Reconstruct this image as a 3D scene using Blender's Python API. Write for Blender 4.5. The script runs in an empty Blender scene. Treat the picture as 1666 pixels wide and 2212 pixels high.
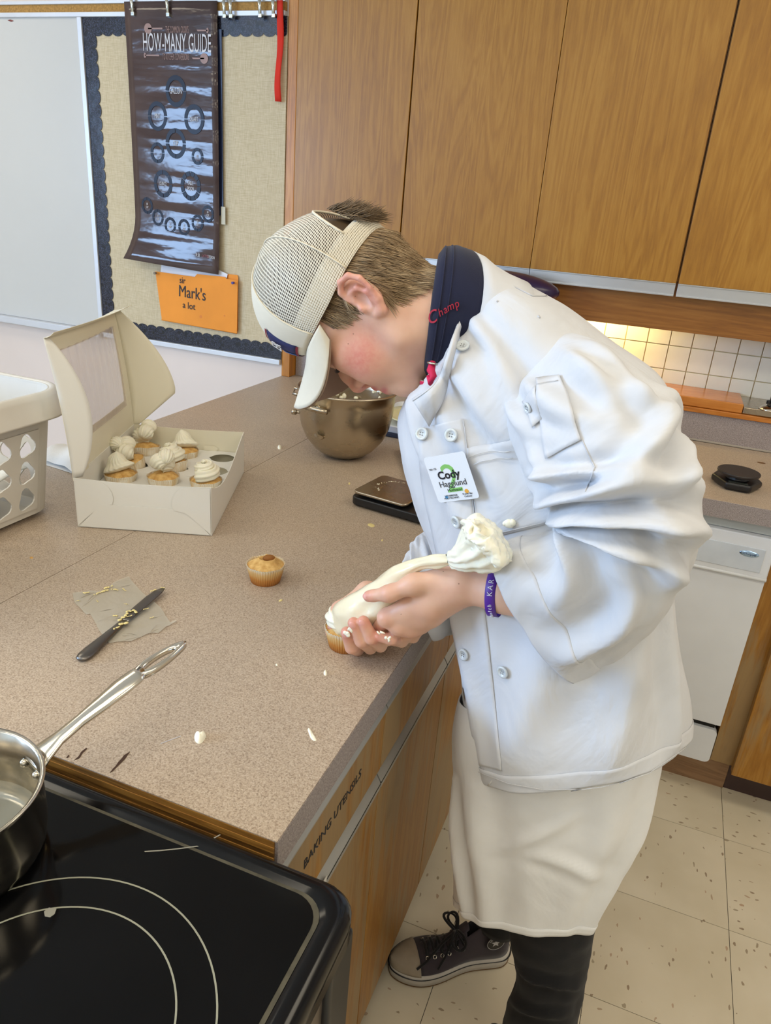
import bpy, bmesh, math, random
import numpy as np
from mathutils import Vector, Matrix, Euler
random.seed(7); RNG = np.random.default_rng(7)
SC = bpy.context.scene; COL = SC.collection
R_ = math.radians

# ---------------------------------------------------------------- camera
CAM_POS = np.array([0.0, 0.0, 1.54])
CAM_R = np.array([[0.92892401, 0.36264225, 0.07477149], [0.20359195, -0.3315717, -0.92120059], [-0.30927414, 0.87094822, -0.38183596]])
FPX = 1584.437; IW, IH = 1666, 2212
cd = bpy.data.cameras.new('camera'); cam = bpy.data.objects.new('camera', cd); COL.objects.link(cam)
cd.sensor_fit = 'VERTICAL'; cd.sensor_height = 24.0; cd.lens = 24.0 * FPX / IH
cd.clip_start = 0.02; cd.clip_end = 60
_m = np.eye(4); _m[:3, 0] = CAM_R[0]; _m[:3, 1] = -CAM_R[1]; _m[:3, 2] = -CAM_R[2]; _m[:3, 3] = CAM_POS
cam.matrix_world = Matrix(_m.tolist()); SC.camera = cam

# ---------------------------------------------------------------- world, exposure, lights
w = bpy.data.worlds.new('world'); SC.world = w; w.use_nodes = True
w.node_tree.nodes['Background'].inputs[0].default_value = (0.62, 0.78, 1.0, 1); w.node_tree.nodes['Background'].inputs[1].default_value = 0.6
SC.view_settings.view_transform = 'Standard'; SC.view_settings.look = 'None'
SC.view_settings.exposure = -0.06; SC.view_settings.gamma = 1.0; SC.view_settings.use_curve_mapping = False
def area_light(name, loc, direction, sx, sy, power, color):
    l = bpy.data.lights.new(name, 'AREA'); l.shape = 'RECTANGLE'; l.size = sx; l.size_y = sy; l.energy = power; l.color = color
    o = bpy.data.objects.new(name, l); COL.objects.link(o); o.location = loc
    o.rotation_euler = Vector(direction).to_track_quat('-Z', 'Z').to_euler(); return o
CEIL = 2.75; WEST = -4.2; EAST = 3.2; SOUTH = -3.6; NORTH = 2.49
for k, wy in enumerate((-1.05, -2.25)):                      # daylight through the two windows in the left wall
    area_light('window_daylight', (WEST + .03, wy, 1.75), (1, 0, -.12), 1.0, 1.35, 98, (0.40, 0.63, 1.0))
for lx, ly in ((-2.3, -1.7), (-.3, -1.7), (1.7, -1.7), (-2.3, .05), (-.3, .05), (1.7, .05), (-3.0, 1.5), (1.0, 1.6)):   # fluorescent troffers; right column and last two added to brighten fronts and floor
    area_light('ceiling_lamp', (lx, ly, CEIL - .015), (0, 0, -1), 1.2, .55, 13, (1.0, 0.89, 0.70))
area_light('under_cabinet_lamp', (-.22, 2.62, 1.30), (0.15, .42, -1), .30, .05, 2.1, (1.0, 0.78, 0.32))

# ---------------------------------------------------------------- helpers
def ray(px, py):
    return CAM_R.T @ np.array([(px - IW / 2) / FPX, (py - IH / 2) / FPX, 1.0])
def on_z(px, py, z): r = ray(px, py); return CAM_POS + r * ((z - CAM_POS[2]) / r[2])
def on_y(px, py, y): r = ray(px, py); return CAM_POS + r * ((y - CAM_POS[1]) / r[1])
def on_x(px, py, x): r = ray(px, py); return CAM_POS + r * ((x - CAM_POS[0]) / r[0])
def nrm(v): v = np.asarray(v, float); return v / (np.linalg.norm(v) + 1e-12)
def srgb(*c):
    if len(c) == 1: c = c[0]
    return tuple([((x / 255) / 12.92 if x / 255 <= .04045 else ((x / 255 + .055) / 1.055) ** 2.4) for x in c] + [1.0])

class MB:
    def __init__(s): s.v = []; s.f = []; s.m = []; s.uv = None
    def add(s, vs, fs, mi=0):
        b = len(s.v); s.v += [tuple(map(float, p)) for p in vs]; s.f += [tuple(i + b for i in f) for f in fs]; s.m += [mi] * len(fs); return s
    def box(s, a, b, mi=0, rot=None, c=None):
        x0, y0, z0 = a; x1, y1, z1 = b
        vs = [(x0, y0, z0), (x1, y0, z0), (x1, y1, z0), (x0, y1, z0), (x0, y0, z1), (x1, y0, z1), (x1, y1, z1), (x0, y1, z1)]
        if rot is not None: vs = [tuple(np.array(c) + rot @ (np.array(p) - np.array(c))) for p in vs]
        return s.add(vs, [(0, 3, 2, 1), (4, 5, 6, 7), (0, 1, 5, 4), (1, 2, 6, 5), (2, 3, 7, 6), (3, 0, 4, 7)], mi)
    def grid(s, fn, nu, nv, cu=False, cv=False, mi=0):
        pts = [fn(i / (nu if cu else nu - 1), j / (nv if cv else nv - 1)) for j in range(nv) for i in range(nu)]
        fs = []
        for j in range(nv if cv else nv - 1):
            for i in range(nu if cu else nu - 1):
                i2 = (i + 1) % nu; j2 = (j + 1) % nv
                fs.append((j * nu + i, j * nu + i2, j2 * nu + i2, j2 * nu + i))
        return s.add(pts, fs, mi)
    def tube(s, pts, rad, n=10, cap=True, mi=0, closed=False, flat=1.0, up=None):
        P = [np.array(p, float) for p in pts]; k = len(P)
        if np.isscalar(rad): rad = [rad] * k
        T = [nrm((P[(i + 1) % k] if closed or i < k - 1 else P[i]) - (P[i - 1] if closed or i > 0 else P[i])) for i in range(k)]
        a = np.array([0, 0, 1.0]) if up is None else np.array(up, float)
        if abs(a @ T[0]) > .95: a = np.array([1.0, 0, 0])
        vs = []; U = nrm(a - T[0] * (a @ T[0]))
        for i in range(k):
            U = nrm(U - T[i] * (U @ T[i])); V = np.cross(T[i], U)
            for j in range(n):
                t = 2 * math.pi * j / n; vs.append(P[i] + rad[i] * (math.cos(t) * U * flat + math.sin(t) * V))
        fs = []
        for i in range(k if closed else k - 1):
            for j in range(n):
                i2 = (i + 1) % k; fs.append((i * n + j, i * n + (j + 1) % n, i2 * n + (j + 1) % n, i2 * n + j))
        if cap and not closed: fs += [tuple(range(n))[::-1], tuple((k - 1) * n + j for j in range(n))]
        return s.add(vs, fs, mi)
    def lathe(s, prof, n=32, c=(0, 0, 0), M=None, mi=0, wob=None):
        vs = []; k = len(prof); c = np.array(c, float)
        for (r, z) in prof:
            for j in range(n):
                t = 2 * math.pi * j / n; rr = r * (wob(t, z) if wob else 1); p = np.array([rr * math.cos(t), rr * math.sin(t), z])
                vs.append(c + (M @ p if M is not None else p))
        fs = [(i * n + j, i * n + (j + 1) % n, (i + 1) * n + (j + 1) % n, (i + 1) * n + j) for i in range(k - 1) for j in range(n)]
        if prof[0][0] < 1e-3 or True: fs.append(tuple(range(n))[::-1])
        fs.append(tuple((k - 1) * n + j for j in range(n)))
        return s.add(vs, fs, mi)
    def prism(s, poly, o, u, v, th, mi=0):
        o, u, v = [np.array(a, float) for a in (o, u, v)]; n = nrm(np.cross(u, v)); k = len(poly)
        vs = [o + u * a + v * b for a, b in poly] + [o + u * a + v * b + n * th for a, b in poly]
        fs = [tuple(range(k))[::-1], tuple(range(k, 2 * k))] + [(i, (i + 1) % k, k + (i + 1) % k, k + i) for i in range(k)]
        return s.add(vs, fs, mi)
    def ball(s, c, r, nu=14, nv=9, M=None, mi=0):
        c = np.array(c, float); r = np.array([r] * 3 if np.isscalar(r) else r, float)
        def fn(a, b):
            t = 2 * math.pi * a; p = math.pi * (b * .996 + .002); q = np.array([math.sin(p) * math.cos(t), math.sin(p) * math.sin(t), math.cos(p)]) * r
            return c + (M @ q if M is not None else q)
        return s.grid(fn, nu, nv, cu=True, mi=mi)

def link(o, parent=None, local=False):
    COL.objects.link(o)
    if parent is not None:
        o.parent = parent
        if not local: o.matrix_parent_inverse = WM(parent).inverted()
    return o
def WM(o):
    m = Matrix.LocRotScale(o.location, o.rotation_euler if o.rotation_mode != 'QUATERNION' else o.rotation_quaternion, o.scale)
    if o.parent is not None: return WM(o.parent) @ o.matrix_parent_inverse @ m
    return m
def tag(o, label=None, cat=None, group=None, kind=None):
    if label: o['label'] = label
    if cat: o['category'] = cat
    if group: o['group'] = group
    if kind: o['kind'] = kind
    return o
def thing(name, label, cat, loc=(0, 0, 0), rz=0, group=None):
    o = bpy.data.objects.new(name, None); o.empty_display_size = .05; COL.objects.link(o); o.location = loc; o.rotation_euler = (0, 0, rz)
    return tag(o, label, cat, group)
def obj(name, mb, mats, parent=None, local=False, smooth=False, loc=None, rot=None, bevel=0, bseg=2, subd=0, uv=None, fixn=True, solid=0, soff=-1):
    me = bpy.data.meshes.new(name); me.from_pydata(mb.v, [], mb.f); me.update()
    for m in (mats if isinstance(mats, (list, tuple)) else [mats]): me.materials.append(m)
    if any(mb.m): me.polygons.foreach_set('material_index', mb.m)
    if fixn:
        b = bmesh.new(); b.from_mesh(me); bmesh.ops.recalc_face_normals(b, faces=b.faces); b.to_mesh(me); b.free()
    if smooth is True: me.polygons.foreach_set('use_smooth', [True] * len(me.polygons))
    if uv is not None:
        lay = me.uv_layers.new(name='UVMap'); li = np.zeros(len(me.loops), int); me.loops.foreach_get('vertex_index', li)
        lay.data.foreach_set('uv', np.asarray(uv, float)[li].ravel())
    o = bpy.data.objects.new(name, me)
    if loc is not None: o.location = loc
    if rot is not None: o.rotation_euler = rot
    link(o, parent, local)
    if solid:
        m = o.modifiers.new('thickness', 'SOLIDIFY'); m.thickness = solid; m.offset = soff
    if bevel:
        m = o.modifiers.new('bevel', 'BEVEL'); m.width = bevel; m.segments = bseg; m.limit_method = 'ANGLE'; m.angle_limit = R_(40)
        me.polygons.foreach_set('use_smooth', [True] * len(me.polygons)); m.harden_normals = True
    if subd:
        m = o.modifiers.new('subdivision', 'SUBSURF'); m.levels = subd; m.render_levels = subd
        me.polygons.foreach_set('use_smooth', [True] * len(me.polygons))
    return o
def copy_tree(o, parent=None):
    c = o.copy(); COL.objects.link(c)
    if parent is not None: c.parent = parent
    for ch in list(o.children): copy_tree(ch, c)
    return c
def struct(o): o['kind'] = 'structure'; return o
def text(name, s, size, o, u, v, mat, parent=None, xs=1.0, ext=.0004, align='CENTER', shear=0, off=0):
    cu = bpy.data.curves.new(name, 'FONT'); cu.body = s; cu.size = size; cu.extrude = ext; cu.align_x = align; cu.align_y = 'CENTER'; cu.shear = shear; cu.offset = off
    cu.resolution_u = 3
    tmp = bpy.data.objects.new('tmp_text', cu); COL.objects.link(tmp); me = bpy.data.meshes.new_from_object(tmp.evaluated_get(bpy.context.evaluated_depsgraph_get()) if False else tmp)
    bpy.data.objects.remove(tmp); bpy.data.curves.remove(cu); me.name = name; me.materials.clear(); me.materials.append(mat); ob = bpy.data.objects.new(name, me)
    u, v = nrm(u), nrm(v); n = nrm(np.cross(u, v)); v = np.cross(n, u)
    M = np.eye(4); M[:3, 0] = u * xs; M[:3, 1] = v; M[:3, 2] = n; M[:3, 3] = o
    COL.objects.link(ob); ob.matrix_world = Matrix(M.tolist())
    if parent is not None:
        loc, q, sc = Matrix(M.tolist()).decompose(); ob.location = loc; ob.rotation_euler = q.to_euler(); ob.scale = sc
        ob.parent = parent; ob.matrix_parent_inverse = WM(parent).inverted()
    return ob

# ---------------------------------------------------------------- materials
class NT:
    def __init__(s, name):
        s.m = bpy.data.materials.new(name); s.m.use_nodes = True; s.t = s.m.node_tree; s.n = s.t.nodes; s.l = s.t.links; s.b = s.n['Principled BSDF']
        s.tc = s.n.new('ShaderNodeTexCoord')
    def new(s, t, **kw):
        n = s.n.new(t)
        for k, v in kw.items():
            if k.startswith('i_'): n.inputs[k[2:].replace('_', ' ')].default_value = v
            else: setattr(n, k, v)
        return n
    def lk(s, a, b): s.l.new(a, b)
    def coords(s, scale=(1, 1, 1), kind='Object', rnd=False, rot=(0, 0, 0)):
        mp = s.new('ShaderNodeMapping'); mp.inputs['Scale'].default_value = scale; mp.inputs['Rotation'].default_value = rot; s.lk(s.tc.outputs[kind], mp.inputs[0])
        if rnd:
            oi = s.new('ShaderNodeObjectInfo'); mu = s.new('ShaderNodeVectorMath', operation='SCALE'); mu.inputs[0].default_value = (37, 53, 91)
            s.lk(oi.outputs['Random'], mu.inputs['Scale']); s.lk(mu.outputs[0], mp.inputs['Location'])
        return mp.outputs[0]
    def noise(s, vec, scale=5, detail=3, rough=.5, dist=0):
        n = s.new('ShaderNodeTexNoise'); n.inputs['Scale'].default_value = scale; n.inputs['Detail'].default_value = detail; n.inputs['Roughness'].default_value = rough; n.inputs['Distortion'].default_value = dist
        s.lk(vec, n.inputs['Vector']); return n.outputs['Fac']
    def ramp(s, fac, stops, interp='LINEAR'):
        r = s.new('ShaderNodeValToRGB'); r.color_ramp.interpolation = interp; e = r.color_ramp.elements
        while len(e) > 1: e.remove(e[-1])
        e[0].position, e[0].color = stops[0]
        for p, c in stops[1:]: x = e.new(p); x.color = c
        s.lk(fac, r.inputs[0]); return r.outputs[0]
    def mix(s, fac, a, b, mode='MIX'):
        n = s.new('ShaderNodeMix', data_type='RGBA', blend_type=mode)
        for i, v in ((0, fac), (6, a), (7, b)):
            if isinstance(v, (int, float, tuple)): n.inputs[i].default_value = v
            else: s.lk(v, n.inputs[i])
        return n.outputs[2]
    def math(s, op, a, b=0.0):
        n = s.new('ShaderNodeMath', operation=op)
        for i, v in enumerate((a, b)):
            if isinstance(v, (int, float)): n.inputs[i].default_value = v
            else: s.lk(v, n.inputs[i])
        return n.outputs[0]
    def bump(s, h, strength=.2, dist=.002):
        b = s.new('ShaderNodeBump'); b.inputs['Strength'].default_value = strength; b.inputs['Distance'].default_value = dist; s.lk(h, b.inputs['Height']); s.lk(b.outputs[0], s.b.inputs['Normal']); return b
    def col(s, c):
        if isinstance(c, tuple): s.b.inputs['Base Color'].default_value = c
        else: s.lk(c, s.b.inputs['Base Color'])
    def set(s, **kw):
        for k, v in kw.items(): s.b.inputs[k.replace('_', ' ')].default_value = v
        return s
def plain(name, rgb, rough=.5, metal=0, var=.05, scale=12, bump=0, bscale=200, **kw):
    t = NT(name); c = srgb(rgb); v = t.coords(); f = t.noise(v, scale, 4)
    lo = tuple(max(0, x * (1 - var * 2)) for x in c[:3]) + (1,); hi = tuple(min(1, x * (1 + var)) for x in c[:3]) + (1,)
    t.col(t.ramp(f, [(.3, lo), (.7, hi)])); t.set(Roughness=rough, Metallic=metal, **kw)
    if bump: t.bump(t.noise(v, bscale, 2), bump)
    return t.m
def wood(name, a, b, dark, axis='Z', rough=.38, worn=0.0, scale=1.0):
    t = NT(name); st = {'Z': (9, 9, .8), 'X': (.8, 9, 9), 'Y': (9, .8, 9)}[axis]; st = tuple(x * scale for x in st)
    v = t.coords(st, rnd=True); n1 = t.noise(v, 1.1, 3, .55, 1.6)
    wv = t.new('ShaderNodeMath', operation='SINE'); mu = t.math('MULTIPLY', n1, 46.0); t.lk(mu, wv.inputs[0])
    rings = t.math('MULTIPLY', t.math('ADD', wv.outputs[0], 1.0), .5)
    fine = t.noise(t.coords(tuple(x * 9 for x in st), rnd=True), 2.2, 4, .65)
    big = t.noise(t.coords((2.2, 2.2, 1.3), rnd=True), 1.4, 3, .55)
    f = t.math('ADD', t.math('MULTIPLY', rings, .16), t.math('ADD', t.math('MULTIPLY', fine, .42), t.math('MULTIPLY', big, .46)))
    c = t.ramp(f, [(.28, srgb(dark)), (.5, srgb(a)), (.74, srgb(b))])
    if worn:
        wn = t.noise(t.coords(tuple(x * 2.2 for x in st), rnd=True), 1.6, 5, .7); wb = t.noise(t.coords((3, 3, 2.0), rnd=True), 1.3, 2)
        m = t.math('MULTIPLY', t.math('MULTIPLY', wn, wb), 3.2); m2 = t.ramp(m, [(.72, (0, 0, 0, 1)), (1.0, (worn, worn, worn, 1))])
        c = t.mix(m2, c, srgb(150, 128, 92))
        dk = t.ramp(t.noise(t.coords((7, 7, 3), rnd=True), 1.0, 4, .6), [(.60, (0, 0, 0, 1)), (.78, (worn * .8, worn * .8, worn * .8, 1))]); c = t.mix(dk, c, srgb(70, 60, 48))
    t.col(c); t.set(Roughness=rough); t.bump(fine, .06, .001); t.b.inputs['Coat Weight'].default_value = .05; t.b.inputs['Coat Roughness'].default_value = .3
    return t.m
def metal(name, rgb, rough=.25, stretch=(1, 1, 40), amp=.06):
    t = NT(name); v = t.coords(tuple(6 * x for x in stretch)); f = t.noise(v, 4, 3)
    t.col(srgb(rgb)); r = t.new('ShaderNodeMapRange'); r.inputs['To Min'].default_value = rough - amp; r.inputs['To Max'].default_value = rough + amp; t.lk(f, r.inputs['Value']); t.lk(r.outputs[0], t.b.inputs['Roughness'])
    t.set(Metallic=1.0); return t.m
def speckle(name, base, dark, light, size=420.0, rough=.42):
    t = NT(name); v = t.coords()
    n1 = t.noise(v, size, 2, .6); n2 = t.noise(v, size * 1.7, 2, .6); n3 = t.noise(v, 3.0, 3)
    c = t.ramp(n1, [(.36, srgb(dark)), (.47, srgb(base)), (.55, srgb(base)), (.64, srgb(light))])
    c2 = t.ramp(n2, [(.34, srgb([x * .62 for x in dark])), (.42, srgb(base)), (.60, srgb(base)), (.70, srgb(light))])
    cc = t.mix(.45, c, c2); tint = t.ramp(n3, [(.3, (.93, .93, .93, 1)), (.7, (1.05, 1.03, 1.0, 1))]); t.col(t.mix(1.0, cc, tint, 'MULTIPLY'))
    t.set(Roughness=rough); t.bump(n1, .05, .0005); return t.m
def fabric(name, rgb, rough=.85, weave=900, wbump=.12, crease=.0, creasescale=6, sheen=.2, var=.04, sss=0):
    t = NT(name); v = t.coords(); c = srgb(rgb); f = t.noise(v, 14, 4)
    t.col(t.ramp(f, [(.3, tuple(x * (1 - var * 1.6) for x in c[:3]) + (1,)), (.7, tuple(min(1, x * (1 + var)) for x in c[:3]) + (1,))])); t.set(Roughness=rough)
    t.b.inputs['Sheen Weight'].default_value = sheen; t.b.inputs['Sheen Roughness'].default_value = .5
    h = t.noise(v, weave, 1); b = t.bump(h, wbump, .0006)
    if crease:
        cr = t.noise(t.coords((1, 1, .7)), creasescale, 4, .45, 1.2); b2 = t.new('ShaderNodeBump'); b2.inputs['Strength'].default_value = crease; b2.inputs['Distance'].default_value = .02
        t.lk(cr, b2.inputs['Height']); t.lk(b2.outputs[0], b.inputs['Normal'])
    return t.m
M = {}
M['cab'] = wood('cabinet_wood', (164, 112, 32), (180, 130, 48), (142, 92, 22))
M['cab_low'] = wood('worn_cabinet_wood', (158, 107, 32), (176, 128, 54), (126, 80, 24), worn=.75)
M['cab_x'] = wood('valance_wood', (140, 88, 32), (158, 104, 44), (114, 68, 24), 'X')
M['cab_trim'] = wood('trim_wood', (186, 120, 40), (206, 146, 66), (150, 92, 28))
M['ledge'] = wood('ledge_wood', (190, 116, 44), (206, 134, 60), (160, 92, 32), 'X', .25)
M['kickwood'] = wood('filler_wood', (150, 116, 84), (164, 132, 100), (120, 90, 64), 'X', .5)
M['ply'] = None
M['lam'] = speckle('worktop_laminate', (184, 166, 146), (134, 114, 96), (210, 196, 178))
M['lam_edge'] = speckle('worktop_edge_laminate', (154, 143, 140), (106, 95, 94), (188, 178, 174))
M['wall'] = plain('painted_wall', (226, 212, 204), .6, var=.02, scale=3, bump=.03)
M['room'] = plain('room_paint', (222, 214, 200), .7, var=.02)
M['ceil'] = plain('ceiling_paint', (232, 230, 224), .8, var=.02)
M['alu'] = metal('brushed_aluminium', (205, 208, 212), .36)
M['aluw'] = plain('white_frame_metal', (214, 218, 226), .35, .3, .02)
M['dark'] = plain('dark_gap', (30, 26, 22), .8)
M['chrome'] = metal('polished_steel', (214, 208, 196), .16)
M['steel'] = metal('brushed_steel', (176, 164, 146), .27, (1, 1, 1), .07)
M['black'] = plain('black_plastic', (22, 22, 24), .38, var=.1)
M['white_enamel'] = plain('white_enamel', (226, 230, 236), .35, var=.015)
M['ink'] = plain('black_ink', (34, 34, 40), .6)
# ================================================================ the setting
# floor: dark base with vinyl tiles laid on it
tf = NT('vinyl_floor_tile'); v = tf.coords(rnd=True); oi = tf.new('ShaderNodeObjectInfo')
chip = tf.new('ShaderNodeTexVoronoi'); chip.inputs['Scale'].default_value = 27; chip.inputs['Randomness'].default_value = 1
vd = tf.coords((1.0, 2.3, 1), rnd=True, rot=(0, 0, .6)); nz = tf.new('ShaderNodeTexNoise'); nz.inputs['Scale'].default_value = 30; nz.inputs['Detail'].default_value = 3; tf.lk(vd, nz.inputs['Vector'])
dv = tf.new('ShaderNodeVectorMath', operation='MULTIPLY_ADD'); tf.lk(nz.outputs['Color'], dv.inputs[0]); dv.inputs[1].default_value = (.03, .03, .0); tf.lk(vd, dv.inputs[2]); tf.lk(dv.outputs[0], chip.inputs['Vector'])
mk = tf.math('LESS_THAN', chip.outputs['Distance'], .17); sel = tf.math('GREATER_THAN', tf.noise(v, 18, 2), .46); mk = tf.math('MULTIPLY', mk, sel)
bs = tf.ramp(tf.noise(v, 5, 4), [(.3, srgb(204, 193, 168)), (.7, srgb(218, 208, 186))])
cc = tf.ramp(chip.outputs['Color'], [(.2, srgb(128, 104, 80)), (.55, srgb(150, 136, 110)), (.8, srgb(172, 140, 112))])
tf.col(tf.mix(tf.math('MULTIPLY', mk, .8), bs, cc)); tf.set(Roughness=.42)
M['tile'] = tf.m
fl = struct(obj('floor', MB().box((WEST, SOUTH, -.05), (EAST, 2.9, -.002)), M['dark']))
PIT = .3065; tx0, ty0 = .1205, 1.198
tm = MB().box((-PIT / 2 + .0007, -PIT / 2 + .0007, -.003), (PIT / 2 - .0007, PIT / 2 - .0007, 0.0))
tile0 = None
for i in range(-2, 4):
    for j in range(-2, 4):
        c = (tx0 + (i + .5) * PIT, ty0 + (j + .5) * PIT, 0)
        if c[0] < -.5 or c[1] > 2.2: continue
        if tile0 is None: tile0 = obj('floor_tile', tm, M['tile'], fl, loc=c)
        else:
            q = tile0.copy(); COL.objects.link(q); q.location = c; q.rotation_euler = (0, 0, random.choice((0, 1, 2, 3)) * math.pi / 2)
struct(obj('floor_beyond', MB().box((WEST, SOUTH, -.003), (-.49, 2.9, 0)).box((tx0 + 4 * PIT, SOUTH, -.003), (EAST, 2.9, 0)).box((-.49, SOUTH, -.003), (tx0 + 4 * PIT, ty0 - 2 * PIT, 0)), M['tile'], fl))
# walls
struct(obj('wall_back', MB().box((WEST, 2.492, 0), (-1.352, 2.6, CEIL)), M['wall']))
struct(obj('wall_alcove', MB().box((-1.352, 2.745, 0), (EAST, 2.85, CEIL)).box((-1.352, 2.6, 0), (-1.32, 2.745, 1.42)), M['wall']))
struct(obj('wall_upper', MB().box((-1.352, 2.50, 2.36), (EAST, 2.745, CEIL)), M['wall']))
struct(obj('wall_left', MB().box((WEST - .1, SOUTH, 0), (WEST, -2.95, CEIL)).box((WEST - .1, -.35, 0), (WEST, 2.6, CEIL)).box((WEST - .1, -2.95, 0), (WEST, -.35, 1.05)).box((WEST - .1, -2.95, 2.45), (WEST, -.35, CEIL)), M['room']))
struct(obj('wall_right', MB().box((EAST, SOUTH, 0), (EAST + .1, 2.85, CEIL)), M['room']))
struct(obj('wall_front', MB().box((WEST, SOUTH - .1, 0), (EAST, SOUTH, CEIL)), M['room']))
struct(obj('ceiling', MB().box((WEST, SOUTH, CEIL), (EAST, 2.85, CEIL + .1)), M['ceil']))
wf = MB()
for y0, y1 in ((-2.95, -2.78), (-1.72, -1.58), (-.5, -.35)): wf.box((WEST - .04, y0, 1.05), (WEST + .02, y1, 2.45))
for z0, z1 in ((1.05, 1.1), (2.4, 2.45)): wf.box((WEST - .04, -2.95, z0), (WEST + .02, -.35, z1))
struct(obj('window_1', wf, M['aluw'], bevel=.004))
# vertical wooden post where the wall board meets the cabinets
struct(obj('trim_1', MB().box((-1.352, 2.486, .915), (-1.318, 2.62, 2.36)), M['cab_trim'], bevel=.002))

# ---------------- wall boards
lin = NT('linen'); v = lin.coords(); a = lin.noise(lin.coords((260, 1, 14)), 3, 2); b = lin.noise(lin.coords((14, 1, 260)), 3, 2)
lin.col(lin.ramp(lin.math('MULTIPLY', lin.math('ADD', a, b), .5), [(.36, srgb(188, 172, 140)), (.5, srgb(202, 187, 156)), (.62, srgb(212, 198, 170))])); lin.set(Roughness=.9); M['linen'] = lin.m
M['cork'] = plain('cork', (176, 134, 72), .9, var=.16, scale=160)
bd = NT('border_print'); v = bd.coords((1, 1, 1)); vo = bd.new('ShaderNodeTexVoronoi'); vo.inputs['Scale'].default_value = 46; bd.lk(v, vo.inputs['Vector'])
vs = bd.new('ShaderNodeTexVoronoi'); vs.inputs['Scale'].default_value = 240; bd.lk(v, vs.inputs['Vector'])
fine = bd.ramp(vs.outputs['Distance'], [(.18, srgb(30, 32, 46)), (.3, srgb(70, 74, 92)), (.5, srgb(26, 28, 42))])
dots = bd.math('LESS_THAN', vo.outputs['Distance'], .30); bd.col(bd.mix(dots, fine, srgb(20, 22, 32))); bd.set(Roughness=.24); bd.bump(bd.noise(bd.coords((3, 1, 3)), 6, 2), .3, .004); M['border'] = bd.m
M['wb'] = plain('whiteboard_enamel', (204, 204, 202), .2, var=.015, scale=2)

mr = thing('map_rail', 'long cork-filled metal rail above the whiteboard and pinboard', 'rail', (-2.4, 2.48, 2.09))
obj('cork_strip', MB().box((-4.0, 2.480, 2.103), (-1.36, 2.49, 2.127)), M['cork'], mr)
obj('rail', MB().box((-4.0, 2.474, 2.088), (-1.36, 2.491, 2.103)), M['aluw'], mr, bevel=.002)
obj('rail', MB().box((-4.0, 2.474, 2.127), (-1.36, 2.491, 2.138)), M['aluw'], mr, bevel=.002)
wbd = thing('whiteboard', 'wide white marker board with thin metal frame left of the pinboard', 'whiteboard', (-3, 2.48, .97))
obj('writing_surface', MB().box((-4.0, 2.482, .985), (-2.20, 2.491, 2.088)), M['wb'], wbd)
obj('frame', MB().box((-2.203, 2.474, .97), (-2.183, 2.491, 2.088)), M['aluw'], wbd, bevel=.002)
obj('pen_tray', MB().box((-4.0, 2.455, .955), (-2.19, 2.491, .984)), M['aluw'], wbd, bevel=.004)
obj('marker_stain', MB().add([on_y(16, 44, 2.481), on_y(22, 42, 2.481), on_y(30, 45, 2.481), on_y(24, 47, 2.481)], [(0, 1, 2, 3)]), plain('maroon_ink', (120, 50, 40), .5), wbd)
pb = thing('pinboard', 'beige linen pinboard with navy scalloped paper border beside wooden cabinets', 'pinboard', (-1.77, 2.48, .97))
obj('linen_panel', MB().box((-2.182, 2.483, .975), (-1.354, 2.491, 2.088)), M['linen'], pb)
obj('bottom_frame', MB().box((-2.182, 2.472, .958), (-1.354, 2.491, .977)), M['aluw'], pb, bevel=.002)
def scallop(L, depth=.047, pitch=.043, bump=.011):
    pts = [(0, 0), (L, 0)]; n = int(L / pitch); p = L / n; top = []
    for k in range(n):
        for q in range(7):
            t = math.pi * q / 6; top.append((k * p + p / 2 - p / 2 * math.cos(t), depth + bump * math.sin(t)))
    return pts + top[::-1]
obj('border_strip', MB().prism(scallop(.83), (-1.354, 2.482, 2.088), (-1, 0, 0), (0, 0, -1), .0012), M['border'], pb)
obj('border_strip', MB().prism(scallop(1.10), (-2.182, 2.4815, 2.08), (0, 0, -1), (1, 0, 0), .0012), M['border'], pb)
obj('border_strip', MB().prism(scallop(.83), (-2.182, 2.482, .978), (1, 0, 0), (0, 0, 1), .0012), M['border'], pb)

# ---------------- poster
po = NT('glossy_poster_print'); v = po.coords(); po.col(po.ramp(po.noise(v, 5, 3), [(.3, srgb(66, 52, 52)), (.7, srgb(84, 68, 66))]))
po.set(Roughness=.13, Specular_IOR_Level=.30); po.b.inputs['Coat Weight'].default_value = .25; po.b.inputs['Coat Roughness'].default_value = .08
w1 = po.noise(po.coords((1.0, 1, 9)), 1.9, 1, .3); w2 = po.noise(po.coords((6, 1, 16)), 3, 2, .5); po.bump(po.math('ADD', w1, po.math('MULTIPLY', w2, .06)), .8, .014)
nb = [n for n in po.n if n.type == 'BUMP'][0]; po.lk(nb.outputs[0], po.b.inputs['Coat Normal']); M['poster'] = po.m
pst = thing('poster', 'tall dark brown laminated kitchen conversion poster hanging from the rail', 'poster', (-1.80, 2.47, 1.3))
PX0, PX1, PZ1, PZ0 = -1.985, -1.612, 2.130, 1.285
def poster_pt(u, t, off=0.0):
    b = max(0, (t - .80) / .20); c = max(0, (u - .72) / .28)
    x = PX0 + (PX1 - PX0) * u - .030 * b * b * (1 - u) + .006 * math.sin(t * 3.1)
    y = 2.468 - .045 * b * b * (1 - .75 * u) - .010 * math.sin(math.pi * t) * (.4 + .6 * u) + .004 * c - off
    return (x, y, PZ1 + (PZ0 - PZ1) * t - .022 * u * b)
pm = MB(); nu, nv = 15, 34
pm.grid(lambda a, b: poster_pt(a, b), nu, nv)
obj('sheet', pm, M['poster'], pst, smooth=True, solid=.0008, fixn=False)
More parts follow.
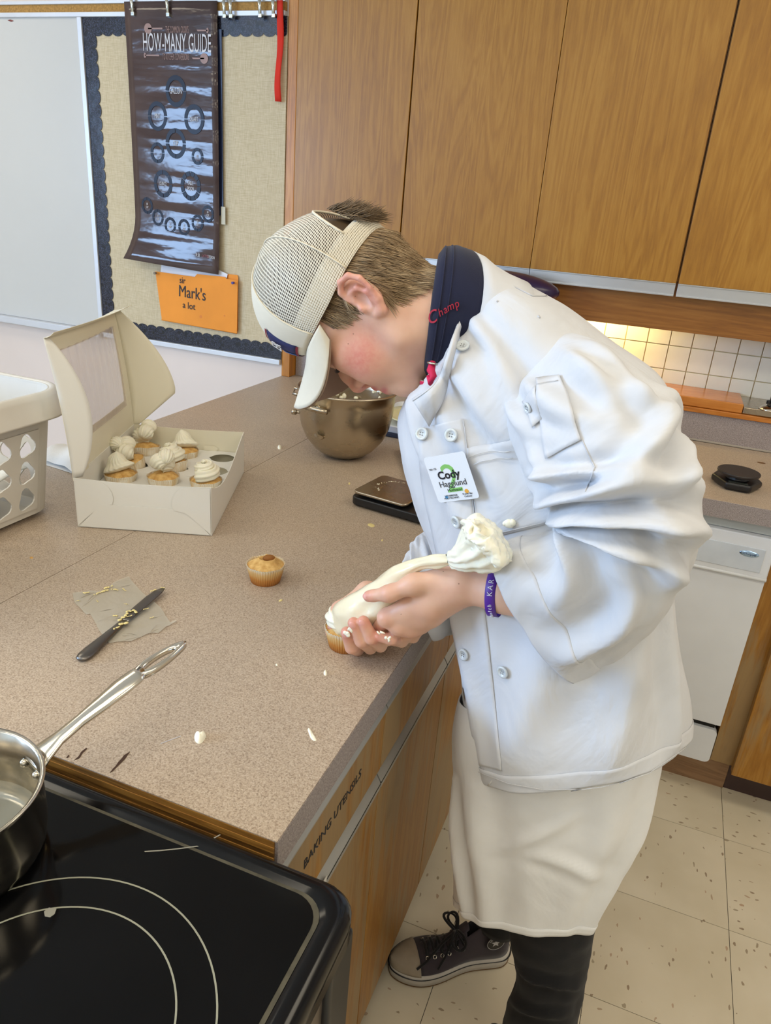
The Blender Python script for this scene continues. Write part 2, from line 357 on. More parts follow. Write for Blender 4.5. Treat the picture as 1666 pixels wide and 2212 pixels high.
M['print_light'] = plain('pale_print', (206, 204, 208), .4); M['print_brown'] = plain('tan_print', (150, 116, 104), .4); M['print_dark'] = plain('navy_print', (24, 26, 40), .35, Specular_IOR_Level=.2); M['print_red'] = plain('red_print', (150, 60, 50), .3)
def pz(py_t): return PZ1 + (PZ0 - PZ1) * py_t
def ploc(px, py):
    q = on_y(px, py, 2.46); u = (q[0] - PX0) / (PX1 - PX0); t = (q[2] - PZ1) / (PZ0 - PZ1); p = poster_pt(u, min(max(t, 0), 1)); return np.array([q[0], p[1] - .0016, q[2]])
EX, EZ = (1, 0, 0), (0, 0, 1)
text('lettering', 'HOW-MANY GUIDE', .078, ploc(380, 94), (1, 0, -.012), EZ, M['print_light'], pst, xs=.40)
text('lettering', "THE COMMON COOK'S", .028, ploc(381, 64), EX, EZ, M['print_brown'], pst, xs=.31)
text('lettering', 'TO KITCHEN CONVERSIONS', .028, ploc(379, 123), EX, EZ, M['print_brown'], pst, xs=.30)
def spoon(px, py, d, fork=False):
    o = ploc(px, py); m = MB(); th = .0006
    m.prism([(.016 * math.cos(t) * (1 if not fork else .3), .016 * math.sin(t) * (1 if not fork else .5)) for t in np.linspace(0, 2 * math.pi, 16)[:-1]], o, (1, 0, 0), (0, 0, 1), th)
    m.prism([(0, -.002), (d * .06, -.0025), (d * .06, .0025), (0, .002)][::(1 if d > 0 else -1)], o, (1, 0, 0), (0, 0, 1), th)
    obj('spoon_print', m, M['print_brown'], pst)
spoon(318, 61, 1); spoon(446, 65, -1, True); spoon(312, 119, 1, True); spoon(440, 126, -1)
def ring(px, py, ro, ri, n, txt=None, ts=.02, rows=1):
    o = ploc(px, py); m = MB(); g = .035
    for k in range(n):
        a0 = 2 * math.pi * k / n + g; a1 = 2 * math.pi * (k + 1) / n - g; st = max(3, 24 // n); A = np.linspace(a0, a1, st)
        m.prism([(ro * math.cos(t), ro * 1.15 * math.sin(t)) for t in A] + [(ri * math.cos(t), ri * 1.15 * math.sin(t)) for t in A[::-1]], o, (1, 0, 0), (0, 0, 1), .0006)
    obj('ring_print', m, M['print_dark'], pst)
    if txt: text('lettering', txt, ts, o - np.array([0, .0005, 0]), EX, EZ, M['print_light'], pst, xs=.5)
ring(380, 197, .043, .030, 2, 'GALLON', .026); ring(340, 251, .041, .029, 2, 'PINT', .022); ring(420, 258, .041, .029, 2, 'QUART', .02); ring(380, 310, .043, .030, 4, 'CUP', .022)
ring(340, 330, .030, .020, 4); ring(427, 338, .024, .015, 6, '1/2', .012); ring(352, 397, .041, .028, 8, 'OUNCE', .018); ring(412, 402, .043, .029, 12, 'TABLE\nSPOON', .018)
for k, (a, b) in enumerate(((317, 444), (340, 470), (367, 487), (397, 491), (426, 482), (448, 462))): ring(a, b, .0255, .017, 8, ('1/8\nCUP', '1/4\nCUP', '1/3\nCUP', '1/2\nCUP', '2/3\nCUP', '3/4\nCUP')[k], .011)
text('lettering', '8 SB', .017, ploc(425, 550), (1, 0, -.10), EZ, M['print_light'], pst, xs=.6, align='LEFT'); text('lettering', 'LATTN', .015, ploc(438, 552), (1, 0, -.10), EZ, M['print_red'], pst, xs=.6, align='LEFT'); text('lettering', 'DESIGN', .015, ploc(449, 554), (1, 0, -.10), EZ, M['print_light'], pst, xs=.6, align='LEFT')
bk = thing('rolled_chart', 'dark blue chart edge showing behind the brown conversion poster', 'chart', (-1.75, 2.477, 1.5))
obj('sheet', MB().box((-1.96, 2.474, 1.47), (-1.598, 2.477, 2.05)), plain('navy_chart', (34, 44, 74), .3), bk)
obj('paper_tag', MB().box((-1.606, 2.4725, 1.44), (-1.588, 2.474, 1.50)), plain('tag_paper', (206, 200, 180), .7), bk)
# clips
M['clip'] = metal('clip_metal', (196, 200, 196), .25)
def clip(px, py, lab, lean=0):
    p = on_y(px, py, 2.462); r = thing('map_clip', lab, 'clip', tuple(p), 0, 'metal clips on the map rail')
    m = MB(); m.add([], []); x, y, z = p
    m.tube([(x - .004, 2.478, z + .060), (x - .003, y - .004, z + .040), (x + lean, y - .003, z)], [.0055, .0065, .0055], 8, flat=.45, up=(0, 1, 0)); obj('spring_arm', m, M['clip'], r, smooth=True)
    obj('jaw', MB().box((x + lean - .007, y - .006, z - .006), (x + lean + .007, y + .008, z + .006)), M['clip'], r, bevel=.002)
clip(288, 30, 'metal clip gripping the left top corner of the brown poster'); clip(364, 32, 'metal clip gripping the top middle of the brown poster')
clip(486, 35, 'bare metal clip just right of the poster, left one of a close pair'); clip(500, 35, 'bare metal clip just right of the poster, right one of a close pair')
clip(563, 34, 'bare metal clip on the rail, second from the red strip'); clip(592, 34, 'bare metal clip on the rail nearest the red strip')
# folder with papers
M['orange'] = plain('orange_card', (238, 150, 52), .75, var=.04, scale=8)
fo = thing('file_folder', 'orange card folder lettered in marker, pinned to the linen pinboard', 'folder', (-1.73, 2.475, 1.05))
def FP(px, py, y=2.47): return on_y(px, py, y)
def sheet(pts, y, th, dy=()): return MB().prism([(FP(a, b, y)[0], FP(a, b, y)[2]) for a, b in pts], (0, y, 0), (1, 0, 0), (0, 0, 1), th)
obj('back_flap', sheet([(336, 588), (424, 590), (430, 586), (513, 594), (515, 600), (514, 716), (355, 686)], 2.478, .001), M['orange'], fo)
ff = sheet([(336, 586), (421, 598), (426, 592), (486, 598), (489, 602), (514, 606), (512, 720), (350, 690)], 2.468, .0012); obj('front_flap', ff, M['orange'], fo)
obj('bottom_fold', MB().tube([FP(350, 690, 2.472), FP(512, 719, 2.472)], .004, 8), M['orange'], fo, smooth=True)
for s, a, b, sz, xs in (('sir', 394, 606, .034, .8), ("Mark's", 415, 634, .062, .76), ('a lot', 408, 661, .036, .9)):
    text('lettering', s, sz, FP(a, b, 2.4655), (1, 0, -.04), EZ, M['ink'], fo, xs=xs)
for a, b, r in ((434, 684, .006), (485, 682, .0035)): obj('grease_spot', MB().prism([(r * math.cos(t), r * math.sin(t)) for t in np.linspace(0, 6.28, 12)[:-1]], FP(a, b, 2.4665), (1, 0, 0), (0, 0, 1), .0002), plain('grease', (222, 128, 30), .5), fo)
pp_ = thing('paper_sheets', 'white papers sticking out of the orange folder', 'paper', (-1.7, 2.474, 1.2))
obj('sheet', sheet([(350, 560), (430, 572), (425, 604), (346, 600)], 2.4735, .0006), plain('paper', (232, 232, 238), .7, var=.01), pp_); obj('sheet', sheet([(352, 566), (470, 582), (492, 592), (488, 610), (352, 600)], 2.4725, .0005), plain('paper2', (226, 228, 238), .7, var=.01), pp_)
for a, b, lab, c in ((337, 590, 'dull metal push pin at the upper left corner of the orange folder', (120, 104, 80)), (505, 611, 'small purple push pin at the right edge of the orange folder', (60, 40, 130))):
    q = FP(a, b, 2.460); m = MB().lathe([(.0045, 0), (.0045, .002), (.003, .003), (.003, .006), (.005, .008), (.005, .010)], 12, q, np.array([[1, 0, 0], [0, 0, -1], [0, 1, 0]])); o = obj('push_pin', m, plain('pin', c, .35), smooth=False); tag(o, lab, 'push pin', 'push pins of the folder')
rb = MB().grid(lambda a, b: (-1.386 + .022 * a + .003 * math.sin(b * 6), 2.470 - .004 * math.sin(b * 9 + a), 2.128 - .286 * b), 4, 18)
tag(obj('red_ribbon', rb, plain('red_felt', (214, 40, 18), .8), smooth=True, solid=.0015), 'red felt strip hanging between the pinboard and wooden cabinets', 'ribbon')

# ---------------- upper cabinets, valance, lamp housing
SX = [-1.352, -.911, -.459, -.007, .445, .90]; CZ0, CZ1 = 1.395, 2.36
cabs = [((0, 1), 'wooden wall cabinet next to the pinboard, leftmost door'), ((1, 3), 'wooden wall cabinet with two plain doors above the bent figure'), ((3, 5), 'wooden wall cabinet at the right end, past the wide dark gap')]
for (a, b), lab in cabs:
    x0, x1 = SX[a], SX[b]; r = thing('wall_cabinet', lab, 'cabinet', ((x0 + x1) / 2, 2.6, CZ0), 0, 'wall cabinets above the counter')
    obj('body', MB().box((x0 + .001, 2.506, CZ0 + .004), (x1 - .001, 2.74, CZ1)), M['cab'], r)
    for k in range(a, b):
        g0 = .0035 if k in (3,) else (.0022 if k == 1 else .0008); g1 = .0035 if k + 1 == 3 else (.0022 if k + 1 == 1 else .0008)
        d = obj('door', MB().box((SX[k] + g0, 2.488, CZ0), (SX[k + 1] - g1, 2.506, CZ1)), M['cab'], r, bevel=.0012)
        hm = MB().box((SX[k] + g0, 2.486, CZ0 - .003), (SX[k + 1] - g1, 2.505, CZ0)).box((SX[k] + g0, 2.493, CZ0 - .036), (SX[k + 1] - g1, 2.4965, CZ0 - .003)).box((SX[k] + g0, 2.484, CZ0 - .038), (SX[k + 1] - g1, 2.4965, CZ0 - .034))
        obj('pull_strip', hm, M['alu'], d, bevel=.0006)
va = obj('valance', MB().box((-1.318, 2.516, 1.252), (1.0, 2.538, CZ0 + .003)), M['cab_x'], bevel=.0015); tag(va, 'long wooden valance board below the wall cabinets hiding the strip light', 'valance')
lh = thing('strip_light', 'slim light fitting behind the valance over the white wall tiles', 'light', (-.2, 2.6, 1.31))
obj('housing', MB().box((-.5, 2.58, 1.315), (.1, 2.68, 1.345)), M['aluw'], lh, bevel=.003)

# ---------------- tiled splashback, ledge
TY = 2.725
M['ctile'] = plain('white_ceramic', (226, 224, 214), .22, var=.02, scale=20); M['grout'] = plain('tan_grout', (206, 188, 146), .9)
tw = obj('wall_tiling', MB().box((-.75, TY + .001, 1.01), (1.1, 2.745, 1.40)), M['grout']); struct(tw); tw.name = 'wall_splashback'
A_ = on_y(1450, 746, TY); B_ = on_y(1450, 797, TY); C_ = on_y(1450, 850, TY); TPZ = (A_[2] - C_[2]) / 2
x_a = on_y(1402, 720, TY)[0]; x_b = on_y(1597, 752, TY)[0]; TPX = (x_b - x_a) / 4
tmesh = MB().box((-TPX / 2 + .0014, -.004, -TPZ / 2 + .0014), (TPX / 2 - .0014, .006, TPZ / 2 - .0014)); t0 = None
for i in range(-7, 12):
    for j in range(-1, 4):
        c = (x_a + (i + .5) * TPX, TY, C_[2] + (j + .5) * TPZ)
        if t0 is None: t0 = obj('wall_tile', tmesh, M['ctile'], tw, loc=c, bevel=.0012)
        else: q = t0.copy(); COL.objects.link(q); q.location = c
lg = thing('wooden_ledge', 'varnished wooden ledge running below the white wall tiles', 'ledge', (.1, 2.6, 1.0))
LZ = on_y(1666, 912, 2.53)[2]
obj('moulding', MB().box((-1.3, 2.522, LZ - .004), (1.1, 2.722, LZ + .012)), M['ledge'], lg, bevel=.003)
bl = on_y(1606, 880, 2.535); obj('raised_board', MB().box((-1.3, 2.530, LZ + .0125), (bl[0], 2.718, LZ + .042)), M['ledge'], lg, bevel=.003)
sp = thing('steel_service_plate', 'brushed steel plate on the ledge with an outlet flange', 'plate', (.4, 2.6, 1.02))
obj('plate', MB().box((bl[0] + .001, 2.530, LZ + .0125), (.75, 2.720, LZ + .034)), M['steel'], sp, bevel=.003)
fc = on_z(1656, 884, LZ + .034); fx = np.array([fc[0] + .012, fc[1] - .005, LZ + .0345])
obj('flange', MB().lathe([(.036, 0), (.036, .003), (.028, .010), (.012, .016)], 24, fx), M['chrome'], sp, smooth=True)
kb = MB().lathe([(.013, 0), (.016, .006), (.010, .012), (.010, .028)], 12, fx + np.array([0, 0, .014]));
for k in range(4): kb.box((fx[0] - .018, fx[1] - .003, fx[2] + .018), (fx[0] + .018, fx[1] + .003, fx[2] + .028), rot=np.array(Matrix.Rotation(k * .79, 3, 'Z')), c=fx)
obj('black_knob', kb, M['black'], sp)

# ---------------- back worktop run and appliances
ZT = .915; PXR_ = -.275
bw = thing('back_worktop', 'speckled laminate worktop over the white dishwasher', 'worktop', (.4, 2.2, ZT))
obj('slab', MB().box((PXR_+.0014, 1.953, ZT - .038), (1.1, 2.531, ZT)), M['lam'], bw, bevel=.0015)
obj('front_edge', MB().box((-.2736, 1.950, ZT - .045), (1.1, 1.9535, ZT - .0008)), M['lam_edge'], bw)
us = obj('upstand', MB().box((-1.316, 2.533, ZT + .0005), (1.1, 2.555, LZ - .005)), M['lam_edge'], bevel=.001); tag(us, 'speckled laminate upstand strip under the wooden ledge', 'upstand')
obj('sealant_bead', MB().tube([(-.27, 2.532, ZT + .0036), (1.1, 2.532, ZT + .0036)], .0035, 6), plain('sealant', (170, 160, 146), .5), bw)
sp_ = on_z(1645, 1000, ZT); obj('brown_stain', MB().prism([(.012 * math.cos(t), .008 * math.sin(t)) for t in np.linspace(0, 6.28, 14)[:-1]], (sp_[0], sp_[1], ZT + .0003), (1, 0, 0), (0, 1, 0), .0004), plain('stain', (110, 76, 36), .5), bw)
cf = obj('corner_filler', MB().box((-.276, 1.975, .10), (-.238, 1.995, .868)), M['cab_low']); tag(cf, 'narrow wooden filler strip left of the dishwasher', 'strip')
dw = thing('dishwasher', 'white front-loading dishwasher under the back worktop', 'dishwasher', (.06, 2.25, .11))
obj('body', MB().box((-.235, 1.995, .118), (.358, 2.50, .866)), M['white_enamel'], dw, bevel=.003)
obj('top_trim', MB().box((-.235, 1.980, .838), (.362, 1.9945, .866)), plain('trim_grey', (196, 198, 192), .5), dw)
obj('control_panel', MB().box((-.235, 1.962, .722), (.367, 1.994, .836)), M['white_enamel'], dw, bevel=.004)
obj('panel_inlay', MB().box((-.19, 1.9600, .738), (.346, 1.9625, .803)), plain('inlay', (208, 216, 226), .25), dw, bevel=.0008)
bq = on_y(1619, 1197, 1.959); bg = obj('badge', MB().ball((bq[0], 1.960, bq[2]), (.024, .003, .0085), 20, 9), metal('badge_silver', (170, 200, 235), .2), dw, smooth=True)
text('lettering', 'Whirlpool', .0095, (bq[0], 1.9565, bq[2]), EX, EZ, plain('badge_ink', (60, 80, 120), .4), bg, xs=.85)
obj('door', MB().box((-.235, 1.970, .246), (.366, 1.9945, .716)), M['white_enamel'], dw, bevel=.0015)
obj('lip', MB().tube([(-.235, 1.966, .720), (.367, 1.966, .720)], .006, 8), M['white_enamel'], dw, smooth=True)
obj('gap', MB().box((-.23, 1.985, .224), (.355, 1.994, .246)), M['dark'], dw)
tp = MB(); rr = .015; X0, X1, Z0, Z1 = -.235, .364, .112, .226
def rrect(x0, x1, z0, z1, r, n=5):
    out = []
    for cx, cz, a0 in ((x1 - r, z1 - r, 0), (x0 + r, z1 - r, 90), (x0 + r, z0 + r, 180), (x1 - r, z0 + r, 270)):
        for q in range(n + 1): t = R_(a0 + 90 * q / n); out.append((cx + r * math.cos(t), cz + r * math.sin(t)))
    return out
obj('toe_panel', tp.prism(rrect(X0, X1, Z0, Z1, rr), (0, 1.994, 0), (1, 0, 0), (0, 0, 1), .022), M['white_enamel'], dw)
fk = obj('filler_board', MB().box((-.25, 2.026, .0), (.431, 2.044, .116)), M['kickwood']); tag(fk, 'bare wooden filler board on the floor under the dishwasher', 'board')
bc = thing('base_cabinet', 'worn wooden base cabinet right of the white dishwasher', 'cabinet', (.7, 2.25, 0), 0, 'base cabinets')
obj('frame', MB().box((.3685, 1.985, .1165), (1.02, 2.50, .868)), M['cab_low'], bc)
obj('door', MB().box((.427, 1.956, .105), (.86, 1.9845, .80)), M['cab_low'], bc, bevel=.002)
obj('toe_kick', MB().box((.4325, 2.03, .0), (1.02, 2.05, .104)), plain('dark_vinyl', (66, 46, 44), .45), bc)

# ---------------- peninsula
PXL, PXR, PYN, PYF = -1.352, -.275, .517, 2.543
M['ply'] = wood('plywood_end', (150, 104, 44), (176, 130, 62), (82, 50, 20), 'X', .5, scale=1.6)
pw = thing('peninsula_worktop', 'large speckled laminate worktop with bare plywood end', 'worktop', (-.8, 1.5, ZT - .04))
obj('core', MB().box((PXL + .002, PYN + .002, ZT - .040), (PXR - .003, 2.49, ZT - .0015)), M['dark'], pw)
sA = on_z(146, 1239, ZT); sB = on_z(599, 974, ZT); SXm = (sA[0] + sB[0]) / 2
obj('laminate_sheet', MB().box((PXL, PYN, ZT - .0014), (SXm - .0007, PYF - .012, ZT)), M['lam'], pw)
obj('laminate_sheet', MB().box((SXm + .0007, PYN, ZT - .0014), (PXR, PYF - .012, ZT)), M['lam'], pw)
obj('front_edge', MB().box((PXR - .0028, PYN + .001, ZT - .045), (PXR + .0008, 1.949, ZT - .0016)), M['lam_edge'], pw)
for k in range(5): obj('plywood_layer', MB().box((PXL, PYN - .0005 - .0008 * (k % 2) , ZT - .0095 - .0075 * k), (PXR - .003, PYN + .0018, ZT - .0018 - .0075 * k)), M['ply'], pw)
M['crack'] = plain('crack_brown', (70, 46, 30), .9)
def flat_poly(name, pts, mat, parent=None, z=ZT, th=.0004): return obj(name, MB().prism([tuple(on_z(a, b, z)[:2]) for a, b in pts][::-1], (0, 0, z + .0001), (1, 0, 0), (0, 1, 0), th), mat, parent)
flat_poly('crack', [(237, 1670), (244, 1661), (250, 1655), (256, 1646), (262, 1640), (268, 1632), (281, 1624), (270, 1640), (258, 1652), (252, 1658), (244, 1666)], M['crack'], pw)
flat_poly('crack', [(160, 1643), (170, 1634), (175, 1625), (186, 1616), (189, 1617), (178, 1628), (172, 1638)], M['crack'], pw)
flat_poly('crack', [(143, 1637), (149, 1630), (150, 1633), (146, 1638)], M['crack'], pw)
flat_poly('scratch', [(347, 1606), (390, 1590), (391, 1591), (348, 1607)], M['print_light'], pw)
FX = -.282
ys = [.505, .868, 1.233, 1.600, 1.948]
labs = ['wooden peninsula cabinet nearest the black stove, drawer lettered for baking utensils', 'wooden peninsula cabinet with grey-stained door, second from the stove', 'wooden peninsula cabinet beside the white apron, third from the stove', 'wooden peninsula cabinet hidden behind the apron, furthest from the stove']
M['chan'] = plain('pull_channel', (176, 174, 168), .4, .35, .03)
def pull(y0, y1, zt, zb): return MB().prism([(FX - .016, zt), (FX - .012, zt), (FX + .003, zb), (FX + .003, zb - .003), (FX - .001, zb - .003)], (0, y1, 0), (1, 0, 0), (0, 0, 1), y1 - y0)
for k in range(4):
    y0, y1 = ys[k] + .0015, ys[k + 1] - .0015
    r = thing('peninsula_cabinet', labs[k], 'cabinet', (-.6, (y0 + y1) / 2, 0), 0, 'base cabinets of the peninsula')
    obj('body', MB().box((-.90, y0, .10), (FX - .021, y1, .874)), M['cab_low'], r)
    obj('toe_kick', MB().box((-.90, y0, .0), (FX - .07, y1, .10)), M['dark'], r)
    d = obj('drawer', MB().box((FX - .02, y0, .728), (FX, y1, .842)), M['cab_low'], r, bevel=.001)
    obj('pull_channel', pull(y0, y1, .8695, .8445), M['chan'], d)
    d2 = obj('door', MB().box((FX - .02, y0, .085), (FX, y1, .688)), M['cab_low'], r, bevel=.001)
    obj('pull_channel', pull(y0, y1, .727, .700).box((FX + .0005, y0, .6885), (FX + .003, y1, .7005)), M['chan'], d2)
    if k == 0:
        text('lettering', 'BAKING UTENSILS', .021, (FX + .0003, .69, .792), (0, 1, 0), EZ, M['ink'], d, xs=1.05)
        lb = obj('paper_label', MB().box((FX + .0032, .50, .6890), (FX + .0036, .668, .7085)), plain('label_white', (214, 210, 200), .6), d2)
        text('lettering', 'COOKWARE', .0165, (FX + .0037, .585, .699), (0, 1, 0), EZ, M['ink'], lb, xs=1.1)

# ---------------- stove
M['glass'] = plain('black_ceramic_glass', (7, 7, 8), .10, var=.2, Specular_IOR_Level=.22); M['enamel'] = plain('black_enamel', (10, 10, 12), .16, var=.1, Specular_IOR_Level=.3)
SZ = .917; SX1, SY1 = -.168, .499
st = thing('stove', 'black glass-topped electric stove against the plywood counter end', 'stove', (-.5, .17, 0))
obj('body', MB().box((-.93, -.14, .03), (SX1 - .035, SY1 - .01, SZ - .052)), plain('stove_side', (120, 112, 104), .4, .6), st, bevel=.004)
def rloop(x0, x1, y0, y1, r, z, n=7): return [(a, b, z) for a, b in rrect(x0, x1, y0, y1, r, n)]
def rimmesh(loops):
    m = MB(); k = len(loops[0]); vs = [p for L in loops for p in L]; fs = [(i * k + j, i * k + (j + 1) % k, (i + 1) * k + (j + 1) % k, (i + 1) * k + j) for i in range(len(loops) - 1) for j in range(k)]
    return m.add(vs, fs)
X0, X1, Y0, Y1 = -.93, SX1, -.16, SY1
obj('cooktop_frame', rimmesh([rloop(X0 + .012, X1 - .012, Y0, Y1 - .004, .03, SZ - .050), rloop(X0, X1, Y0, Y1, .035, SZ - .040), rloop(X0, X1, Y0, Y1, .035, SZ - .010), rloop(X0 + .004, X1 - .004, Y0 + .004, Y1 - .004, .033, SZ - .003), rloop(X0 + .012, X1 - .012, Y0 + .01, Y1 - .01, .03, SZ), rloop(X0 + .022, X1 - .022, Y0 + .02, Y1 - .019, .03, SZ - .0005), rloop(X0 + .0255, X1 - .0255, Y0 + .024, Y1 - .0225, .03, SZ - .005), rloop(X0 + .04, X1 - .029, Y0 + .03, Y1 - .026, .03, SZ - .005)]), M['enamel'], st, smooth=True)
obj('sealing_strip', rimmesh([rloop(X0 + .026, X1 - .0258, Y0 + .025, Y1 - .0228, .03, SZ - .0045), rloop(X0 + .030, X1 - .0310, Y0 + .03, Y1 - .028, .03, SZ - .0035)]), plain('grimy_sealant', (84, 80, 66), .7, var=.2, scale=60), st)
obj('glass_top', MB().prism(rrect(X0 + .028, X1 - .030, Y0 + .03, Y1 - .0272, .03, 7), (0, 0, SZ - .006), (1, 0, 0), (0, 1, 0), .0028), M['glass'], st)
M['ringline'] = plain('burner_print', (150, 150, 132), .4)
def fit_circle(pts):
    P = np.array(pts); A = np.c_[2 * P, np.ones(len(P))]; s = np.linalg.lstsq(A, (P ** 2).sum(1), rcond=None)[0]; return s[0], s[1], math.sqrt(s[2] + s[0] ** 2 + s[1] ** 2)
gz = SZ - .0032
for pts in (((0, 1930), (230, 1898), (400, 1985), (470, 2170)), ((0, 1995), (200, 1960), (350, 2060), (382, 2190))):
    cx, cy, rr = fit_circle([on_z(a, b, gz)[:2] for a, b in pts]); m = MB()
    m.grid(lambda a, b: (cx + (rr + (b - .5) * .0017) * math.cos(2 * math.pi * a), cy + (rr + (b - .5) * .0017) * math.sin(2 * math.pi * a), gz + .0003), 96, 2, cu=True); obj('burner_ring', m, M['ringline'], st)
M['grime'] = plain('burnt_residue', (150, 148, 136), .8)
for pts in ([(312, 1839), (345, 1837), (385, 1833), (430, 1827), (430, 1829), (385, 1835), (345, 1839), (313, 1841)], [(430, 1827), (475, 1803), (477, 1804), (432, 1829)], [(95, 1970), (106, 1961), (122, 1964), (118, 1975), (108, 1982), (97, 1980)]): flat_poly('residue_mark', pts, M['grime'], st, z=gz)
ft = -.178
obj('front_panel', MB().box((SX1 - .034, -.14, .762), (SX1 - .012, SY1 - .03, SZ - .052)), plain('panel_brown', (110, 98, 86), .35, .5), st, bevel=.003)
obj('end_cap', MB().box((SX1 - .036, SY1 - .06, .70), (SX1 - .004, SY1 - .004, SZ - .046)), M['black'], st, bevel=.006)
od = obj('oven_door', MB().box((SX1 - .034, -.14, .20), (SX1 - .010, SY1 - .045, .755)), metal('door_steel', (150, 144, 136), .3), st, bevel=.004)
obj('door_handle', MB().tube([(SX1 + .022, -.10, .735), (SX1 + .022, SY1 - .06, .735)], .011, 12).tube([(SX1 - .012, SY1 - .08, .735), (SX1 + .022, SY1 - .08, .735)], .008, 10), M['alu'], od, smooth=True)
# ================================================================ things on the worktops
M['frost'] = plain('buttercream', (252, 246, 224), .38, var=.02, scale=30, bump=.08, bscale=90); M['frost'].node_tree.nodes['Principled BSDF'].inputs['Subsurface Weight'].default_value = .25; M['frost'].node_tree.nodes['Principled BSDF'].inputs['Subsurface Radius'].default_value = (.006, .005, .003)
M['butter'] = plain('butter', (236, 218, 150), .4, var=.04, scale=60, bump=.2, bscale=120)
ck = NT('cake_crumb'); v = ck.coords(); ck.col(ck.ramp(ck.noise(v, 90, 4), [(.3, srgb(196, 146, 76)), (.6, srgb(226, 186, 116)), (.8, srgb(236, 204, 140))])); ck.set(Roughness=.85); ck.bump(ck.noise(v, 220, 3), .4, .002); M['cake'] = ck.m
wr = NT('baking_paper_case'); sx = wr.new('ShaderNodeSeparateXYZ'); wr.lk(wr.tc.outputs['Object'], sx.inputs[0])
zz = wr.math('ADD', wr.math('MULTIPLY', sx.outputs['Z'], 26.0), wr.math('MULTIPLY', wr.noise(wr.coords(), 40, 3), .25))
wr.col(wr.ramp(zz, [(.10, srgb(150, 84, 26)), (.45, srgb(196, 132, 58)), (.80, srgb(226, 190, 128)), (1.0, srgb(236, 226, 204))])); wr.set(Roughness=.5); wr.b.inputs['Subsurface Weight'].default_value = .1; M['case'] = wr.m
wr2 = NT('pale_baking_case'); wr2.col(wr2.ramp(wr2.noise(wr2.coords((1, 1, .3)), 60, 3), [(.35, srgb(222, 196, 152)), (.6, srgb(244, 236, 218))])); wr2.set(Roughness=.5); M['case2'] = wr2.m

def piped(mb, pts, rad, ridges=8, amp=.16, n=32, twist=1.5):
    P = [np.array(p, float) for p in pts]; k = len(P); vs = []; U = np.array([0, 0, 1.0])
    for i in range(k):
        T = nrm(P[min(i + 1, k - 1)] - P[max(i - 1, 0)]); U = U - T * (U @ T)
        if np.linalg.norm(U) < 1e-3: U = np.array([1.0, 0, 0]) - T * T[0]
        U = nrm(U); V = np.cross(T, U)
        for j in range(n):
            t = 2 * math.pi * j / n; r = rad[i] * (1 + amp * math.cos(ridges * t + twist * i / k * 6)); vs.append(P[i] + r * (math.cos(t) * U + math.sin(t) * V))
    fs = [(i * n + j, i * n + (j + 1) % n, (i + 1) * n + (j + 1) % n, (i + 1) * n + j) for i in range(k - 1) for j in range(n)]
    fs += [tuple(range(n))[::-1], tuple((k - 1) * n + j for j in range(n))]; mb.add(vs, fs)
RT, RB, HC = .0335, .0255, .034
def wrapper_mb():
    m = MB(); N = 120
    def fn(a, b):
        t = 2 * math.pi * a; ple = .0011 * (.35 + .65 * b) * math.sin(44 * t); r = RB + (RT - RB) * b + ple; return (r * math.cos(t), r * math.sin(t), HC * b + .0006 * math.sin(7 * t) * b)
    m.grid(fn, 176, 4, cu=True); m.add([(RB * .99 * math.cos(2 * math.pi * i / 40), RB * .99 * math.sin(2 * math.pi * i / 40), .0004) for i in range(40)], [tuple(range(40))[::-1]]); return m
def cake_mb(hole=False):
    def fn(a, b):
        t = 2 * math.pi * a; r = (RT - .0012) * b; h = HC - .004 + .012 * (1 - b ** 2.4) + .0012 * math.sin(5 * t + 3) * b
        if hole:
            d = math.hypot(r * math.cos(t) - .001, r * math.sin(t) - .002); h += -.009 * max(0, 1 - (d / .013) ** 2) + .0045 * math.exp(-((d - .0145) / .0028) ** 2) * (1 if math.sin(t * 1.5 + .5) > -.5 else .2)
        return (r * math.cos(t), r * math.sin(t), h)
    return MB().grid(fn, 40, 16, cu=True)
WR, CK, CKH = None, None, None
